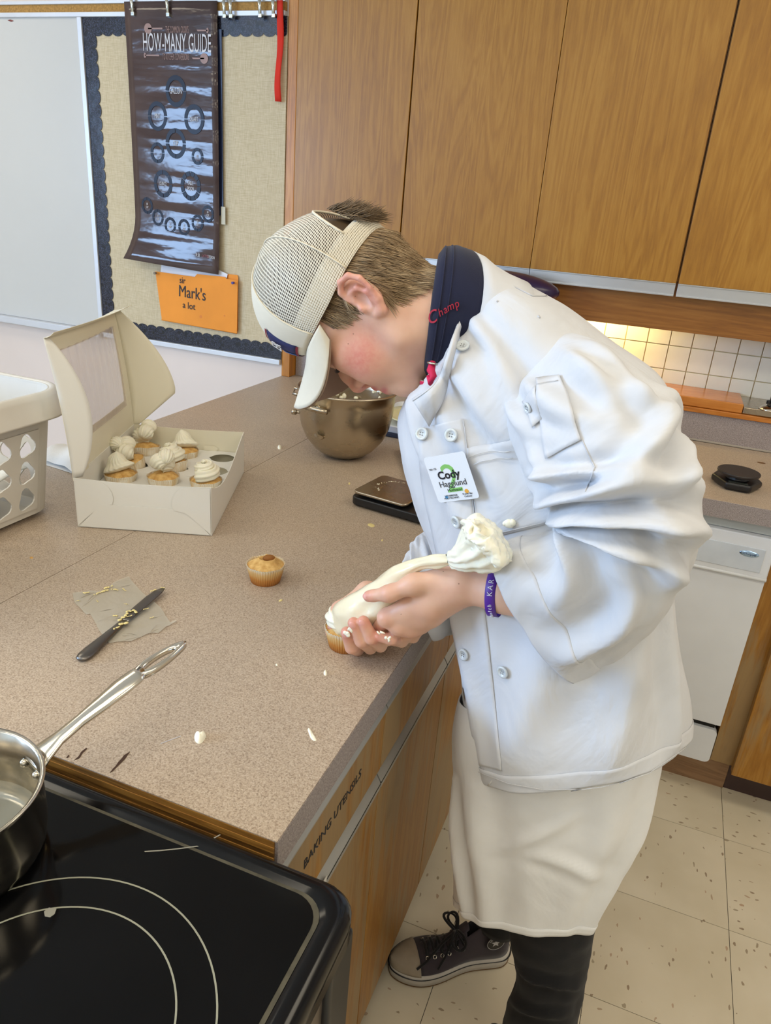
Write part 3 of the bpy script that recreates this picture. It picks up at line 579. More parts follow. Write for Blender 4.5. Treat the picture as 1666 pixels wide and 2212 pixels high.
def cupcake(loc, lab, style, grp=None, seed=0, tilt=(0, 0), case='case', rz=0.0):
    global WR
    r = thing('cupcake', lab, 'cupcake', tuple(loc), rz, grp); r.rotation_euler = (tilt[0], tilt[1], rz); rg = random.Random(seed)
    obj('paper_case', wrapper_mb(), M[case], r, local=True, smooth=True, fixn=False); obj('cake', cake_mb(style == 'plain'), M['cake'], r, local=True, smooth=True)
    if style == 'plain':
        b = MB(); b.ball((.004, .004, HC + .009), (.011, .007, .006), M=np.array(Matrix.Rotation(.6, 3, 'Z'))); obj('cake_crust', b, plain('brown_crust', (150, 96, 40), .8, var=.15, scale=60), r, local=True, smooth=True); return r
    m = MB(); z0 = HC + .006
    if style == 'swirl':
        T = np.linspace(0, 1, 70); A = T * 2 * math.pi * 2.1 + rg.random() * 6
        R = .0185 * (1 - T) ** .8 + .001; Z = z0 + .006 + .030 * T; rad = .0125 * (1 - T) ** .7 + .0016
        piped(m, [(R[i] * math.cos(A[i]), R[i] * math.sin(A[i]), Z[i]) for i in range(70)], rad)
    elif style == 'blobs':
        for q in range(3):
            a = q * 2.2 + rg.random(); T = np.linspace(0, 1, 22); o = np.array([.0085 * math.cos(a), .0085 * math.sin(a), z0 + .008 + .010 * q]); d = np.array([math.cos(a + 1.9), math.sin(a + 1.9), .25]) * .026
            piped(m, [o - d * .5 + d * t + np.array([0, 0, .006 * math.sin(math.pi * t)]) for t in T], [.0175 * math.sin(math.pi * min(.985, .06 + t * .95)) ** .55 * (1 - .22 * q / 2) for t in T], ridges=13, amp=.10, n=52, twist=2)
    elif style == 'cone':
        T = np.linspace(0, 1, 26); piped(m, [(.004 * math.sin(4 * t) + .004 * t, .005 * t, z0 - .002 + .038 * t) for t in T], [.0265 * (1 - (1 - min(1, t * 5)) ** 2 * .45) * (1 - t) ** .8 * (1 + .10 * math.sin(11 * t)) + .0012 for t in T], ridges=16, amp=.07, n=64, twist=2)
    
    g_ = 1.0 if style == 'swirl' else 1.2; m.v = [(x * g_, y * g_, z0 + (z - z0) * (g_ * .95 if g_ > 1 else 1)) for x, y, z in m.v]
    obj('frosting', m, M['frost'], r, local=True, smooth=True); return r

# ---------------- cupcake box
M['card'] = plain('white_card', (236, 234, 226), .55, var=.01, scale=4); M['cardin'] = plain('card_inside', (236, 230, 208), .6, var=.015, scale=4)
BF = np.array([-1.006, 1.031, ZT + .0006]); bu = np.array([.933, .36, 0]); bvv = np.array([-.374, .927, 0]); BW, BL, BH = .264, .38, .102
bx = thing('cupcake_box', 'open white card cupcake box with raised film-windowed lid', 'box', tuple(BF + bu * BW / 2 + bvv * BL / 2))
def BP(a, b, z): return BF + bu * a + bvv * b + np.array([0, 0, z])
def wall(mb, p0, p1, top, th=.0012, n=22):
    a, b = np.array(p0), np.array(p1); vs = []; 
    for i in range(n):
        t = i / (n - 1); q = a * (1 - t) + b * t; vs += [q, q + np.array([0, 0, top(t)])]
    return mb.add(vs, [(2 * i, 2 * i + 2, 2 * i + 3, 2 * i + 1) for i in range(n - 1)])
TH = .0014
obj('bottom', MB().add([BP(0, 0, .001), BP(BW, 0, .001), BP(BW, BL, .001), BP(0, BL, .001)], [(0, 1, 2, 3)]), M['cardin'], bx, solid=.001)
obj('front_wall', wall(MB(), BP(0, 0, 0), BP(BW, 0, 0), lambda t: BH - .004 * math.sin(math.pi * t)), M['card'], bx, solid=TH, fixn=False)
obj('right_wall', wall(MB(), BP(BW, 0, 0), BP(BW, BL, 0), lambda t: BH - .034 * math.sin(math.pi * t ** .75) ** 1.3), M['card'], bx, solid=TH, fixn=False)
obj('back_wall', wall(MB(), BP(BW, BL, 0), BP(0, BL, 0), lambda t: BH - .003 * math.sin(math.pi * t)), M['cardin'], bx, solid=TH, fixn=False)
obj('left_wall', wall(MB(), BP(0, BL, 0), BP(0, 0, 0), lambda t: BH), M['card'], bx, solid=TH, fixn=False)
# folded front corners: triangular gussets and rounded tuck flaps
fn_ = -bvv
def fpoly(pts, off=.0012, th=.0009): return MB().prism(pts, BF + fn_ * off, bu, (0, 0, 1), th)
obj('gusset_panel', fpoly([(.004, .002), (BW - .004, .002), (BW - .048, .052), (.05, .052)]), M['card'], bx)
tf_ = [(.002, .004), (.05, .050)] + [(.040 + .034 * math.cos(t) , .066 + .034 * math.sin(t)) for t in np.linspace(-.4, math.pi / 2, 9)] + [(.002, .100)]
obj('tuck_flap', fpoly(tf_, .0012, .0007), M['card'], bx)
tf2 = [(BW - .002, .004), (BW - .002, .100)] + [(BW - .042 - .034 * math.cos(t), .066 + .034 * math.sin(t)) for t in np.linspace(math.pi / 2, -.5, 9)] + [(BW - .05, .046)]
obj('tuck_flap', fpoly(tf2, .0026, .0008), M['card'], bx)
for a in (.085, .165):                                            # two cut tabs in the back wall
    s = -1 if a < .1 else 1
    obj('cut_tab', MB().prism([(0, 0), (.028 * -s, 0), (.028 * -s, -.022), (.020 * -s, -.030), (.012 * -s, -.028), (-.008 * s * -1, -.006)][::s], BP(a + (.03 if s > 0 else 0), BL - .004, .062), bu, (0, 0, 1), -.001 * s), M['cardin'], bx)
# lid with film window
ld = np.array([0, 0, 1.0]) * math.cos(R_(-2)) + bu * math.sin(R_(-2)); LL = .27; ldn = nrm(np.cross(bvv, ld))
def LP(a, b, o=0): return BP(0, 0, BH - .006) + bvv * (a * BL) + ld * (b * LL) + ldn * (o + .010 * math.sin(math.pi * a) * b - .02 * b * b)
win = lambda t: (.20 + .60 * (.5 + .5 * math.cos(t)), .40 + .36 * math.sin(t))
lidf = MB(); na, nb_ = 24, 18; W0, W1 = (.09, .86), (.28, .87)
def lidcell(i, j): a, b = (i + .5) / na, (j + .5) / nb_; return W0[0] < a < W0[1] and W1[0] < b < W1[1]
pts = [LP(i / na, j / nb_) for j in range(nb_ + 1) for i in range(na + 1)]
lidf.add(pts, [(j * (na + 1) + i, j * (na + 1) + i + 1, (j + 1) * (na + 1) + i + 1, (j + 1) * (na + 1) + i) for j in range(nb_) for i in range(na) if not lidcell(i, j)])
lid = obj('lid', lidf, M['cardin'], bx, solid=.001, fixn=False)
flm = NT('clear_film'); flm.col(srgb(214, 200, 190)); flm.set(Roughness=.16, Alpha=.62); flm.bump(flm.noise(flm.coords((30, 30, 4)), 2, 3), .5, .004); M['film'] = flm.m
fm = MB().grid(lambda a, b: LP(W0[0] - .03 + (W1[0] * 0 + W0[1] - W0[0] + .06) * a, W1[0] - .05 + (W1[1] - W1[0] + .08) * b, .0022 + .0012 * math.sin(a * 60) * b), 60, 12); obj('film_window', fm, M['film'], lid, smooth=True)
top = MB().grid(lambda a, b: LP(a, 1.0) + ldn * (.034 * b * (.55 + .45 * a)) + ld * (.010 * b * b) + bvv * (.02 * b * a), 16, 4); obj('lid_flap', top, M['cardin'], lid, solid=.0008, fixn=False)
fl1 = MB().grid(lambda a, b: LP(0, .02 + .98 * b) + ldn * ((.044 * math.sin(math.pi * (b * .90 + .08)) ** .8) * a) + bvv * (.014 * a * math.sin(3 * b) + .01 * a), 6, 20); obj('lid_side', fl1, M['card'], lid, smooth=True, solid=.0008, fixn=False)
def fl2p(a, b):
    wdt = .105 * (min(1, (b + .02) * 3.2) if b < .3 else (1 - ((b - .3) / .72) ** 1.8 * .93)); return LP(1, .0 + 1.0 * b) + (ldn * .95 + bvv * .30) * (wdt * a)
obj('lid_side', MB().grid(fl2p, 8, 22), M['cardin'], lid, smooth=True, solid=.0008, fixn=False)
obj('corner_gusset', MB().add([BP(.002, .004, BH - .004), BP(.002, .075, BH - .004), BP(.012, .035, BH + .048)], [(0, 1, 2)]), M['cardin'], bx, solid=.0008)
# insert with holes
IZ = .050
cuts = [(.042 + .090 * i, .052 + .092 * j) for i in range(3) for j in range(4)]
ins = MB()
for i in range(3):
    for j in range(4):
        cx, cy = cuts[i * 4 + j]; x0 = 0.003 if i == 0 else cx - .045; x1 = BW - .003 if i == 2 else cx + .045; y0 = .003 if j == 0 else cy - .046; y1 = BL - .003 if j == 3 else cy + .046
        K = 32; outer = []; inner = []
        for q in range(K):
            t = 2 * math.pi * q / K; c, s = math.cos(t), math.sin(t); f = min((x1 - cx) / c if c > 1e-6 else (x0 - cx) / c if c < -1e-6 else 9, (y1 - cy) / s if s > 1e-6 else (y0 - cy) / s if s < -1e-6 else 9)
            outer.append(BP(cx + c * f, cy + s * f, IZ)); rr_ = .0285 * (1.14 if abs(math.sin(2 * t)) < .35 and abs(c) > .5 else 1); inner.append(BP(cx + c * rr_, cy + s * rr_, IZ))
        ins.add(outer + inner, [(q, (q + 1) % K, K + (q + 1) % K, K + q) for q in range(K)])
obj('insert_tray', ins, M['card'], bx, solid=.001)
CG = 'frosted cupcakes in the white box'
for ci, st_, lab, sd, tl in ((3, 'blobs', 'tall frosted cupcake at the back left corner of the white box', 3, (.1, .1)), (2, 'blobs', 'toppled-looking cupcake with three piled frosting blobs by the lid', 5, (.25, .2)), (7, 'cone', 'cupcake with pointed ridged frosting, rearmost in the middle of the box', 2, (0, 0)),
                             (6, 'swirl', 'cupcake with flat spiral frosting in the middle of the white box', 4, (.2, .1)), (5, 'blobs', 'cupcake with crossed frosting lobes near the box front', 8, (0, 0)), (1, 'cone', 'low frosted cupcake against the lid in the box front left', 9, (0, 0)), (9, 'swirl', 'small frosting peak just showing over the box front right wall', 6, (0, 0))):
    cx, cy = cuts[ci]; cupcake(BP(cx, cy, IZ - .019 if st_ != 'blobs' else IZ - .018), lab, st_, CG, sd, tl, 'case2', rz=sd)
c1 = on_z(563, 1267, ZT); c1 += np.array([-.004, .024, 0]); cupcake((c1[0], c1[1], ZT + .0003), 'unfrosted cupcake with a hollow in its top, alone on the worktop', 'plain')
c2 = on_z(738, 1412, ZT) + np.array([-.004, .024, 0]); CUP2 = c2
cupcake((c2[0], c2[1], ZT + .0003), 'cupcake being frosted under the piping bag', 'swirl', None, 12)

# ---------------- laundry basket
M['basket'] = plain('off_white_plastic', (214, 208, 196), .42, var=.04, scale=8)
bk = thing('laundry_basket', 'off-white plastic laundry basket with teardrop holes at the worktop edge', 'basket', (-1.27, .85, ZT))
bx0, bx1, by0, by1, bz0, bz1 = -1.45, -1.098, .58, 1.072, ZT + .0005, ZT + .258
def bring(t, off=0, z=None):                                       # rounded rectangle at height fraction t
    g = .026 * t + off; r = .055 + .01 * t + off; zz = bz0 + (bz1 - bz0) * t if z is None else z; return [(a, b, zz) for a, b in rrect(bx0 - g, bx1 + g, by0 - g, by1 + g, r, 8)]
loops = [bring(0, -.045, bz0 + .001), bring(0, -.022, bz0), bring(.0, -.004, bz0 + .012), bring(.05), bring(.10), bring(.73), bring(1)]
body = MB(); k = len(loops[0]); body.add([p for L in loops for p in L], [(i * k + j, i * k + (j + 1) % k, (i + 1) * k + (j + 1) % k, (i + 1) * k + j) for i in range(len(loops) - 1) for j in range(k) if not (i == 4 and j in (8, 8 + 9, 35, 26, 17))] + [tuple(range(k))[::-1]])
def holes(p00, p10, p01, p11, nc, nr):
    p00, p10, p01, p11 = [np.array(p) for p in (p00, p10, p01, p11)]
    def S(a, b): return (p00 * (1 - a) + p10 * a) * (1 - b) + (p01 * (1 - a) + p11 * a) * b
    K = 24
    for i in range(nc):
        for j in range(nr):
            sh = .0
            o = []; h = []
            for q in range(K):
                t = 2 * math.pi * q / K + math.pi / 4; c, s = math.cos(t), math.sin(t); f = 1 / max(abs(c), abs(s)); o.append(S((i + .5 + .5 * c * f) / nc, (j + .5 + .5 * s * f) / nr))
                rr_ = .40 * (1 + .16 * math.cos(3 * (t - math.pi / 2 - .25))) ; h.append(S((i + .5 + rr_ * .82 * c) / nc, (j + .5 + rr_ * s) / nr))
            body.add(o + h, [(q, (q + 1) % K, K + (q + 1) % K, K + q) for q in range(K)])
L4, L5 = loops[4], loops[5]
holes(L4[35], L4[0], L5[35], L5[0], 7, 3); holes(L4[17], L4[18], L5[17], L5[18], 7, 3); 
holes(L4[8], L4[9], L5[8], L5[9], 5, 3); holes(L4[26], L4[27], L5[26], L5[27], 5, 3)
obj('body', body, M['basket'], bk, solid=.003, smooth=False)
rim = [bring(1, -.004, bz1 - .003), bring(1, .004, bz1 + .003), bring(1, .012, bz1 + .001), bring(1, .018, bz1 - .008), bring(1, .021, bz1 - .040), bring(1, .025, bz1 - .043), bring(1, .025, bz1 - .047), bring(1, .018, bz1 - .047), bring(1, .014, bz1 - .010), bring(1, .001, bz1 - .008)]
obj('rim', MB().add([p for L in rim for p in L], [(i * k + j, i * k + (j + 1) % k, ((i + 1) % 10) * k + (j + 1) % k, ((i + 1) % 10) * k + j) for i in range(10) for j in range(k)]), M['basket'], bk, smooth=True)
cm = MB().grid(lambda a, b: (-1.42 + .29 * a, .62 + .42 * b, bz0 + .075 + .035 * math.sin(a * 5 + 2 * b) * math.sin(b * 6 + 1) + .02 * math.sin(9 * a * b)), 20, 24); tag(obj('white_cloth', cm, M['card'], smooth=True, solid=.004), 'crumpled white cloth lying inside the laundry basket', 'cloth')
tag(obj('blue_cloth', MB().grid(lambda a, b: (-1.38 + .24 * a, .64 + .30 * b, bz0 + .020 + .010 * math.sin(a * 7) * math.sin(b * 5)), 10, 10), plain('blue_cloth', (40, 70, 170), .8), smooth=True, solid=.004), 'bright blue cloth at the bottom of the laundry basket', 'cloth')

# ---------------- saucepan
sc_ = np.array([-.553, .366]); rp = .087; pz0 = SZ - .0030
pan = thing('saucepan', 'stainless steel saucepan with long handle standing on the stove', 'saucepan', (sc_[0], sc_[1], pz0))
prof = [(.0001, 0), (rp - .016, 0), (rp - .007, .004), (rp - .002, .014), (rp, .03), (rp, .080), (rp + .003, .086), (rp + .002, .088), (rp - .0025, .085), (rp - .003, .03), (rp - .006, .010), (rp - .014, .005), (.0001, .004)]
M['pansteel'] = metal('pan_steel', (196, 190, 178), .2, (1, 1, 12)); M['paninside'] = metal('pan_inside', (170, 166, 152), .32)
obj('body', MB().lathe(prof, 56, (sc_[0], sc_[1], pz0)), M['pansteel'], pan, smooth=True)
obj('water', MB().lathe([(.0001, 0), (rp - .0035, 0)], 48, (sc_[0], sc_[1], pz0 + .022)), (lambda t: (t.col(srgb(196, 200, 190)), t.set(Roughness=.05, Alpha=.25), t.m)[-1])(NT('water')), pan)
hd = nrm(np.array([.31, .95, 0])); hs = np.array([hd[1], -hd[0], 0]); h0 = np.array([sc_[0], sc_[1], 0]) + hd * (rp - .002)
def HP(d, z): return h0 + hd * d + np.array([0, 0, pz0 + z])
hp = [(-.002, .062), (.012, .070), (.03, .078), (.055, .087), (.08, .095), (.105, .104), (.125, .110), (.134, .113)]; hw = [.020, .015, .0095, .0088, .0115, .0135, .0130, .0095]; ht = [.006, .006, .0055, .0055, .006, .006, .005, .0045]
hm = MB(); nn = 16; vs = []
for (d, z), a, b in zip(hp, hw, ht):
    for j in range(nn): t = 2 * math.pi * j / nn; vs.append(HP(d, z) + hs * (a * math.cos(t)) + np.array([0, 0, b * math.sin(t) + (.004 * (abs(math.cos(t)) ** 2) if False else 0)]))
hm.add(vs, [(i * nn + j, i * nn + (j + 1) % nn, (i + 1) * nn + (j + 1) % nn, (i + 1) * nn + j) for i in range(len(hp) - 1) for j in range(nn)] + [tuple(range(nn))[::-1], tuple((len(hp) - 1) * nn + j for j in range(nn))])
K_ = 36; zt_ = lambda d: .1125 + (d - .134) * .19
def oring(f, dz): 
    out = []
    for q in range(K_): t = 2 * math.pi * q / K_; d, w_ = f(t); out.append(HP(d, zt_(d) + dz) + hs * w_)
    return out
fo_ = lambda t: (.160 + .035 * math.cos(t), (.0112 - .0040 * math.cos(t)) * (abs(math.sin(t)) ** .75) * (1 if math.sin(t) > 0 else -1)); fi_ = lambda t: (.1575 + .0215 * math.cos(t), .0056 * math.sin(t))
Ls_ = [oring(fo_, -.0035), oring(fo_, .0025), oring(lambda t: tuple(a * .75 + b * .25 for a, b in zip(fo_(t), fi_(t))), .0042), oring(lambda t: tuple(a * .2 + b * .8 for a, b in zip(fo_(t), fi_(t))), .0036), oring(fi_, .002), oring(fi_, -.0035)]
hm.add([p for L in Ls_ for p in L], [(i * K_ + q, i * K_ + (q + 1) % K_, ((i + 1) % 6) * K_ + (q + 1) % K_, ((i + 1) % 6) * K_ + q) for i in range(6) for q in range(K_)])
obj('handle', hm, M['chrome'], pan, smooth=True)
for s in (-1, 1):
    q = h0 + hs * (.013 * s); obj('rivet', MB().ball((q[0] - hd[0] * .003, q[1] - hd[1] * .003, pz0 + .058), .005), M['pansteel'], pan, smooth=True)

# ---------------- butter paper and knife
wx = NT('waxed_paper'); wx.col(srgb(206, 198, 180)); wx.set(Roughness=.3, Alpha=.62); wx.bump(wx.noise(wx.coords(), 40, 4), .5, .004); M['waxed'] = wx.m
P2 = lambda a, b: (130 + a * .1621, 1220 + b * .1621)
pp2 = [(165, 375), (290, 362), (400, 345), (500, 352), (580, 345), (640, 290), (720, 240), (820, 190), (910, 150), (950, 210), (1000, 270), (1060, 335), (1120, 395), (1230, 490), (1330, 560), (1375, 620), (1400, 680), (1470, 770), (1560, 740), (1540, 765), (1430, 820), (1310, 910), (1200, 915), (1100, 950), (950, 1020), (800, 1025), (650, 1045), (580, 960), (520, 880), (470, 770), (400, 660), (350, 662), (270, 590), (190, 500)]
bmw = bmesh.new(); vv = [bmw.verts.new(tuple(on_z(*P2(a, b), ZT + .0012))) for a, b in pp2]; bmw.faces.new(vv); bmesh.ops.triangulate(bmw, faces=bmw.faces[:])
for _ in range(3): bmesh.ops.subdivide_edges(bmw, edges=bmw.edges[:], cuts=1)
from mathutils import noise as MN
for vx in bmw.verts: vx.co.z += .0035 * max(0, MN.noise(vx.co * 38)) + (.002 * abs(MN.noise(vx.co * 90)))
mb = MB(); bmw.verts.ensure_lookup_table(); mb.add([x.co[:] for x in bmw.verts], [[x.index for x in f.verts] for f in bmw.faces]); bmw.free()
wp = thing('butter_wrapper', 'torn piece of waxed butter paper smeared with butter under the knife', 'paper', tuple(on_z(265, 1320, ZT)))
obj('sheet', mb, M['waxed'], wp, smooth=True)
def smear(mb, path, rad, z, seed=0, flat=.35):
    rg = random.Random(seed); pts = [np.array(on_z(*p, z)) for p in path]
    for i in range(len(pts) - 1):
        for q in range(5):
            t = q / 5; c = pts[i] * (1 - t) + pts[i + 1] * t + np.array([rg.uniform(-1, 1), rg.uniform(-1, 1), 0]) * rad * .4; r = rad * rg.uniform(.6, 1.2); mb.ball(c, (r, r * rg.uniform(.6, 1), r * flat), 8, 6, np.array(Matrix.Rotation(rg.random() * 3, 3, 'Z')))
sm = MB()
for path, r in (([P2(460, 400), P2(560, 355), P2(650, 330)], .0024), ([P2(600, 310), P2(720, 275)], .0026), ([P2(690, 325), P2(790, 335)], .0024), ([P2(310, 375), P2(390, 365)], .002), ([P2(840, 320), P2(880, 350)], .0014), ([P2(710, 680), P2(760, 675)], .0022), ([P2(1200, 710), P2(1260, 690)], .0013), ([P2(850, 520), P2(920, 525)], .0011), ([P2(480, 470), P2(520, 500)], .0011), ([P2(200, 485), P2(280, 470)], .0011)): smear(sm, path, r, ZT + .004, int(r * 1e6))
tag(obj('butter_smear', sm, M['butter'], wp, smooth=True), kind='stuff')
kn = thing('table_knife', 'dull steel table knife lying across the butter paper', 'knife', tuple(on_z(262, 1350, ZT)))
kA, kB = on_z(172, 1426, ZT + .004), on_z(350, 1273, ZT + .006); kA[2] = ZT + .0045; kB[2] = ZT + .0085; kd = nrm(kB - kA); KL = np.linalg.norm(kB - kA); ks = np.array([kd[1], -kd[0], 0])
def kloft(st):
    m = MB(); n = 14; vs = []
    for s, wl, wr_, h in st:
        for j in range(n):
            t = 2 * math.pi * j / n; a = math.cos(t); vs.append(kA + kd * (s * KL) + ks * ((wr_ if a > 0 else wl) * a) + np.array([0, 0, h * math.sin(t)]))
    return m.add(vs, [(i * n + j, i * n + (j + 1) % n, (i + 1) * n + (j + 1) % n, (i + 1) * n + j) for i in range(len(st) - 1) for j in range(n)] + [tuple(range(n))[::-1], tuple((len(st) - 1) * n + j for j in range(n))])
M['knife'] = metal('knife_steel', (120, 116, 112), .3)
obj('handle', kloft([(.0, .004, .004, .002), (.012, .008, .008, .0035), (.05, .0108, .0108, .0042), (.12, .0108, .0108, .0042), (.25, .0085, .0085, .004), (.38, .0066, .0066, .0038), (.46, .0062, .0062, .0032), (.50, .0064, .0064, .002)]), M['knife'], kn, smooth=True)
obj('blade', kloft([(.495, .0064, .0064, .0016), (.55, .0085, .0075, .001), (.70, .0095, .0085, .0008), (.85, .0092, .0085, .0008), (.94, .007, .0085, .0007), (1.0, .001, .006, .0005)]), M['knife'], kn, smooth=True)
sm = MB(); kz = ZT + .009
for path, r in (([P2(890, 620), P2(980, 610), P2(1020, 640)], .0028), ([P2(780, 740), P2(860, 680), P2(900, 640)], .003), ([P2(900, 690), P2(970, 670)], .0014), ([P2(810, 790), P2(900, 775)], .0036), ([P2(720, 850), P2(800, 820)], .0028), ([P2(1210, 350), P2(1290, 325)], .0018), ([P2(1350, 300), P2(1400, 310)], .0014), ([P2(1120, 590), P2(1190, 575)], .0016)): smear(sm, path, r, kz, int(r * 1e6) + 3)
tag(obj('butter_smear', sm, M['butter'], kn, smooth=True), kind='stuff')

# ---------------- drops and dabs on the worktop
def dab(poly, lab, h=.003, mat='frost', peak=(0, 0)):
    c = np.mean([on_z(a, b, ZT) for a, b in poly], 0); P = [on_z(a, b, ZT) for a, b in poly]; n = len(P)
    m = MB(); m.add(P + [c + (p - c) * .8 + np.array([0, 0, h * .75]) for p in P] + [c + (p - c) * .35 + np.array([peak[0], peak[1], h * (1 + .3 * math.sin(i * 2.1))]) for i, p in enumerate(P)] + [c + np.array([peak[0], peak[1], h * .95])],
      [(i, (i + 1) % n, n + (i + 1) % n, n + i) for i in range(n)] + [(n + i, n + (i + 1) % n, 2 * n + (i + 1) % n, 2 * n + i) for i in range(n)] + [(2 * n + i, 2 * n + (i + 1) % n, 3 * n) for i in range(n)])
    tag(obj('frosting_dab', m, M[mat], subd=1), lab, 'frosting', 'dabs of frosting on the worktop')
dab([(419, 1588), (424, 1582), (433, 1587), (442, 1582), (448, 1588), (442, 1598), (436, 1606), (428, 1608), (420, 1601)], 'thick cream dab nearest the stove on the worktop', .007)
dab([(663, 1574), (668, 1571), (673, 1578), (678, 1588), (687, 1600), (678, 1602), (670, 1594), (668, 1585)], 'long flat cream smear near the worktop edge by the drawers', .0018)
dab([(699, 1450), (704, 1447), (706, 1452), (709, 1456), (704, 1461), (699, 1458)], 'small cream dab in front of the cupcake being frosted', .003)
dab([(594, 1436), (598, 1434), (602, 1437), (598, 1440)], 'tiny white dab left of the cupcake being frosted', .002)
dab([(599, 964), (605, 961), (611, 967), (606, 972), (600, 970)], 'white dab between the cupcake box and steel bowl', .005)
dab([(792, 1132), (800, 1129), (812, 1134), (808, 1140), (797, 1138)], 'flat yellow smear in front of the kitchen scale', .0012, 'butter'); dab([(600, 1298), (608, 1293), (613, 1296), (604, 1301)], 'yellow drip below the unfrosted cupcake', .0012, 'butter'); dab([(823, 1166), (827, 1164), (829, 1168), (824, 1170)], 'tiny yellow crumb between scale and piping bag', .0012, 'butter'); dab([(752, 1043), (756, 1041), (758, 1046), (753, 1048)], 'yellow spot left of the kitchen scale', .0012, 'butter')
dab([(62, 1204), (70, 1202), (74, 1206), (66, 1208)], 'orange crumb in front of the laundry basket', .0015, 'cake')

# ---------------- towel
tq = on_z(130, 1016, ZT); tw_ = thing('towel', 'folded white towel between basket and cupcake box', 'towel', tuple(tq))
def towf(a, b): return (-1.345 + .15 * a, 1.268 + .12 * b - .02 * a + .01 * math.sin(a * 4), ZT + .002 + .026 * (math.sin(math.pi * min(1, b * 1.0 + .02)) ** .5) * (1 - .15 * a) + .002 * math.sin(13 * a + 4 * b))
obj('folded_cloth', MB().grid(towf, 24, 14).add([(-1.345, 1.268, ZT + .0008), (-1.195, 1.25, ZT + .0008), (-1.195, 1.37, ZT + .0008), (-1.345, 1.388, ZT + .0008)], [(3, 2, 1, 0)]), fabric('terry', (228, 226, 220), .95, 300, .6, sheen=.4), tw_, smooth=True)

# ---------------- mixing bowl
mbc = np.array([-.752, 1.742, ZT]); bo = thing('mixing_bowl', 'large steel mixer bowl with side handle and creamy residue', 'bowl', tuple(mbc))
bs_ = NT('dull_bowl_steel'); bs_.col(srgb(186, 174, 154)); r1 = bs_.noise(bs_.coords((1, 1, 3)), 9, 3); mr_ = bs_.new('ShaderNodeMapRange'); mr_.inputs['To Min'].default_value = .2; mr_.inputs['To Max'].default_value = .36; bs_.lk(r1, mr_.inputs['Value']); bs_.lk(mr_.outputs[0], bs_.b.inputs['Roughness']); bs_.set(Metallic=1.0)
out = [(.0001, .0), (.035, .0), (.055, .008), (.075, .024), (.095, .050), (.108, .082), (.114, .115), (.1165, .150), (.1175, .172), (.1225, .176), (.1225, .180), (.1165, .181), (.114, .150), (.105, .082), (.09, .048), (.06, .016), (.0001, .006)]
out = [(r * 1.09, z * 1.03) for r, z in out]; obj('body', MB().lathe(out, 64, mbc), bs_.m, bo, smooth=True)
fz = MB()
for q in range(60):
    a = random.random() * 6.283; zz_ = random.uniform(.10, .165); rr_ = .1085 if zz_ > .12 else .103; fz.ball(mbc + np.array([rr_ * math.cos(a), rr_ * math.sin(a), zz_]), (random.uniform(.003, .008), random.uniform(.003, .008), random.uniform(.003, .010)), 8, 6)
fz.lathe([(.0001, .06), (.06, .062), (.095, .055)], 30, mbc); tag(obj('frosting_residue', fz, M['frost'], bo, smooth=True), kind='stuff')
def bowl_dir(px): p = on_z(px, 900, 1.04) - mbc; p[2] = 0; return nrm(p)
ha = math.atan2(-.93, -.16); hdv = np.array([math.cos(ha), math.sin(ha), 0]); hsv = np.array([-hdv[1], hdv[0], 0])
hb = MB(); q0 = mbc + hdv * .113 + np.array([0, 0, .10]); hb.prism([(-.016, -.022), (.016, -.022), (.018, .036), (-.018, .036)], q0 - hdv * .004, hsv, (0, 0, 1), .006); hb.tube([q0 + hdv * .006 + np.array([0, 0, -.022]), q0 + hdv * .010 + np.array([0, 0, -.027])], [.014, .009], 12)
obj('bracket', hb, bs_.m, bo)
obj('handle', MB().tube([q0 + hdv * .022 + hsv * s_ + np.array([0, 0, .050]) for s_ in (-.032, -.01, .01, .032)], [.006, .0075, .0075, .006], 12).tube([q0 + hdv * .004 + np.array([0, 0, .056]), q0 + hdv * .022 + np.array([0, 0, .050])], .007, 8), bs_.m, bo, smooth=True)
pa = math.atan2(-.25, -.97); pdv = np.array([math.cos(pa), math.sin(pa), 0])
obj('locking_pin', MB().tube([mbc + pdv * .112 + np.array([0, 0, .105]), mbc + pdv * .138 + np.array([0, 0, .105])], .0045, 10).tube([mbc + pdv * .134 + np.array([0, 0, .105]), mbc + pdv * .146 + np.array([0, 0, .105])], .0075, 12), bs_.m, bo, smooth=True)
obj('rim_hook', MB().tube([mbc + pdv * .116 + np.array([0, 0, .168]), mbc + pdv * .140 + np.array([0, 0, .170]), mbc + pdv * .144 + np.array([0, 0, .155]), mbc + pdv * .120 + np.array([0, 0, .150])], .005, 8), bs_.m, bo, smooth=True)

# ---------------- kitchen scale with steel platform
sA_, sB_, sD_ = np.array([-.588, 1.424]), np.array([-.456, 1.404]), np.array([-.572, 1.552]); su = nrm(np.r_[sB_ - sA_, 0]); sv = np.array([-su[1], su[0], 0]); so = np.array([sA_[0], sA_[1], ZT]) ; ang = math.atan2(su[1], su[0])
ksx = thing('kitchen_scale', 'flat black kitchen scale with a steel platform beside the chef jacket', 'scale', tuple(so + su * .09 + sv * .06))
obj('base', MB().prism(rrect(-.004, .200, -.004, .138, .018), so + np.array([0, 0, .003]), su, sv, .020), M['black'], ksx, bevel=.004)
obj('feet', MB().lathe([(.010, 0), (.010, .0035)], 12, so + su * .02 + sv * .02).lathe([(.010, 0), (.010, .0035)], 12, so + su * .18 + sv * .02).lathe([(.010, 0), (.010, .0035)], 12, so + su * .02 + sv * .12).lathe([(.010, 0), (.010, .0035)], 12, so + su * .18 + sv * .12), M['black'], ksx)
obj('platform_support', MB().prism(rrect(.012, .125, .012, .122, .01), so + np.array([0, 0, .0225]), su, sv, .007), M['black'], ksx)
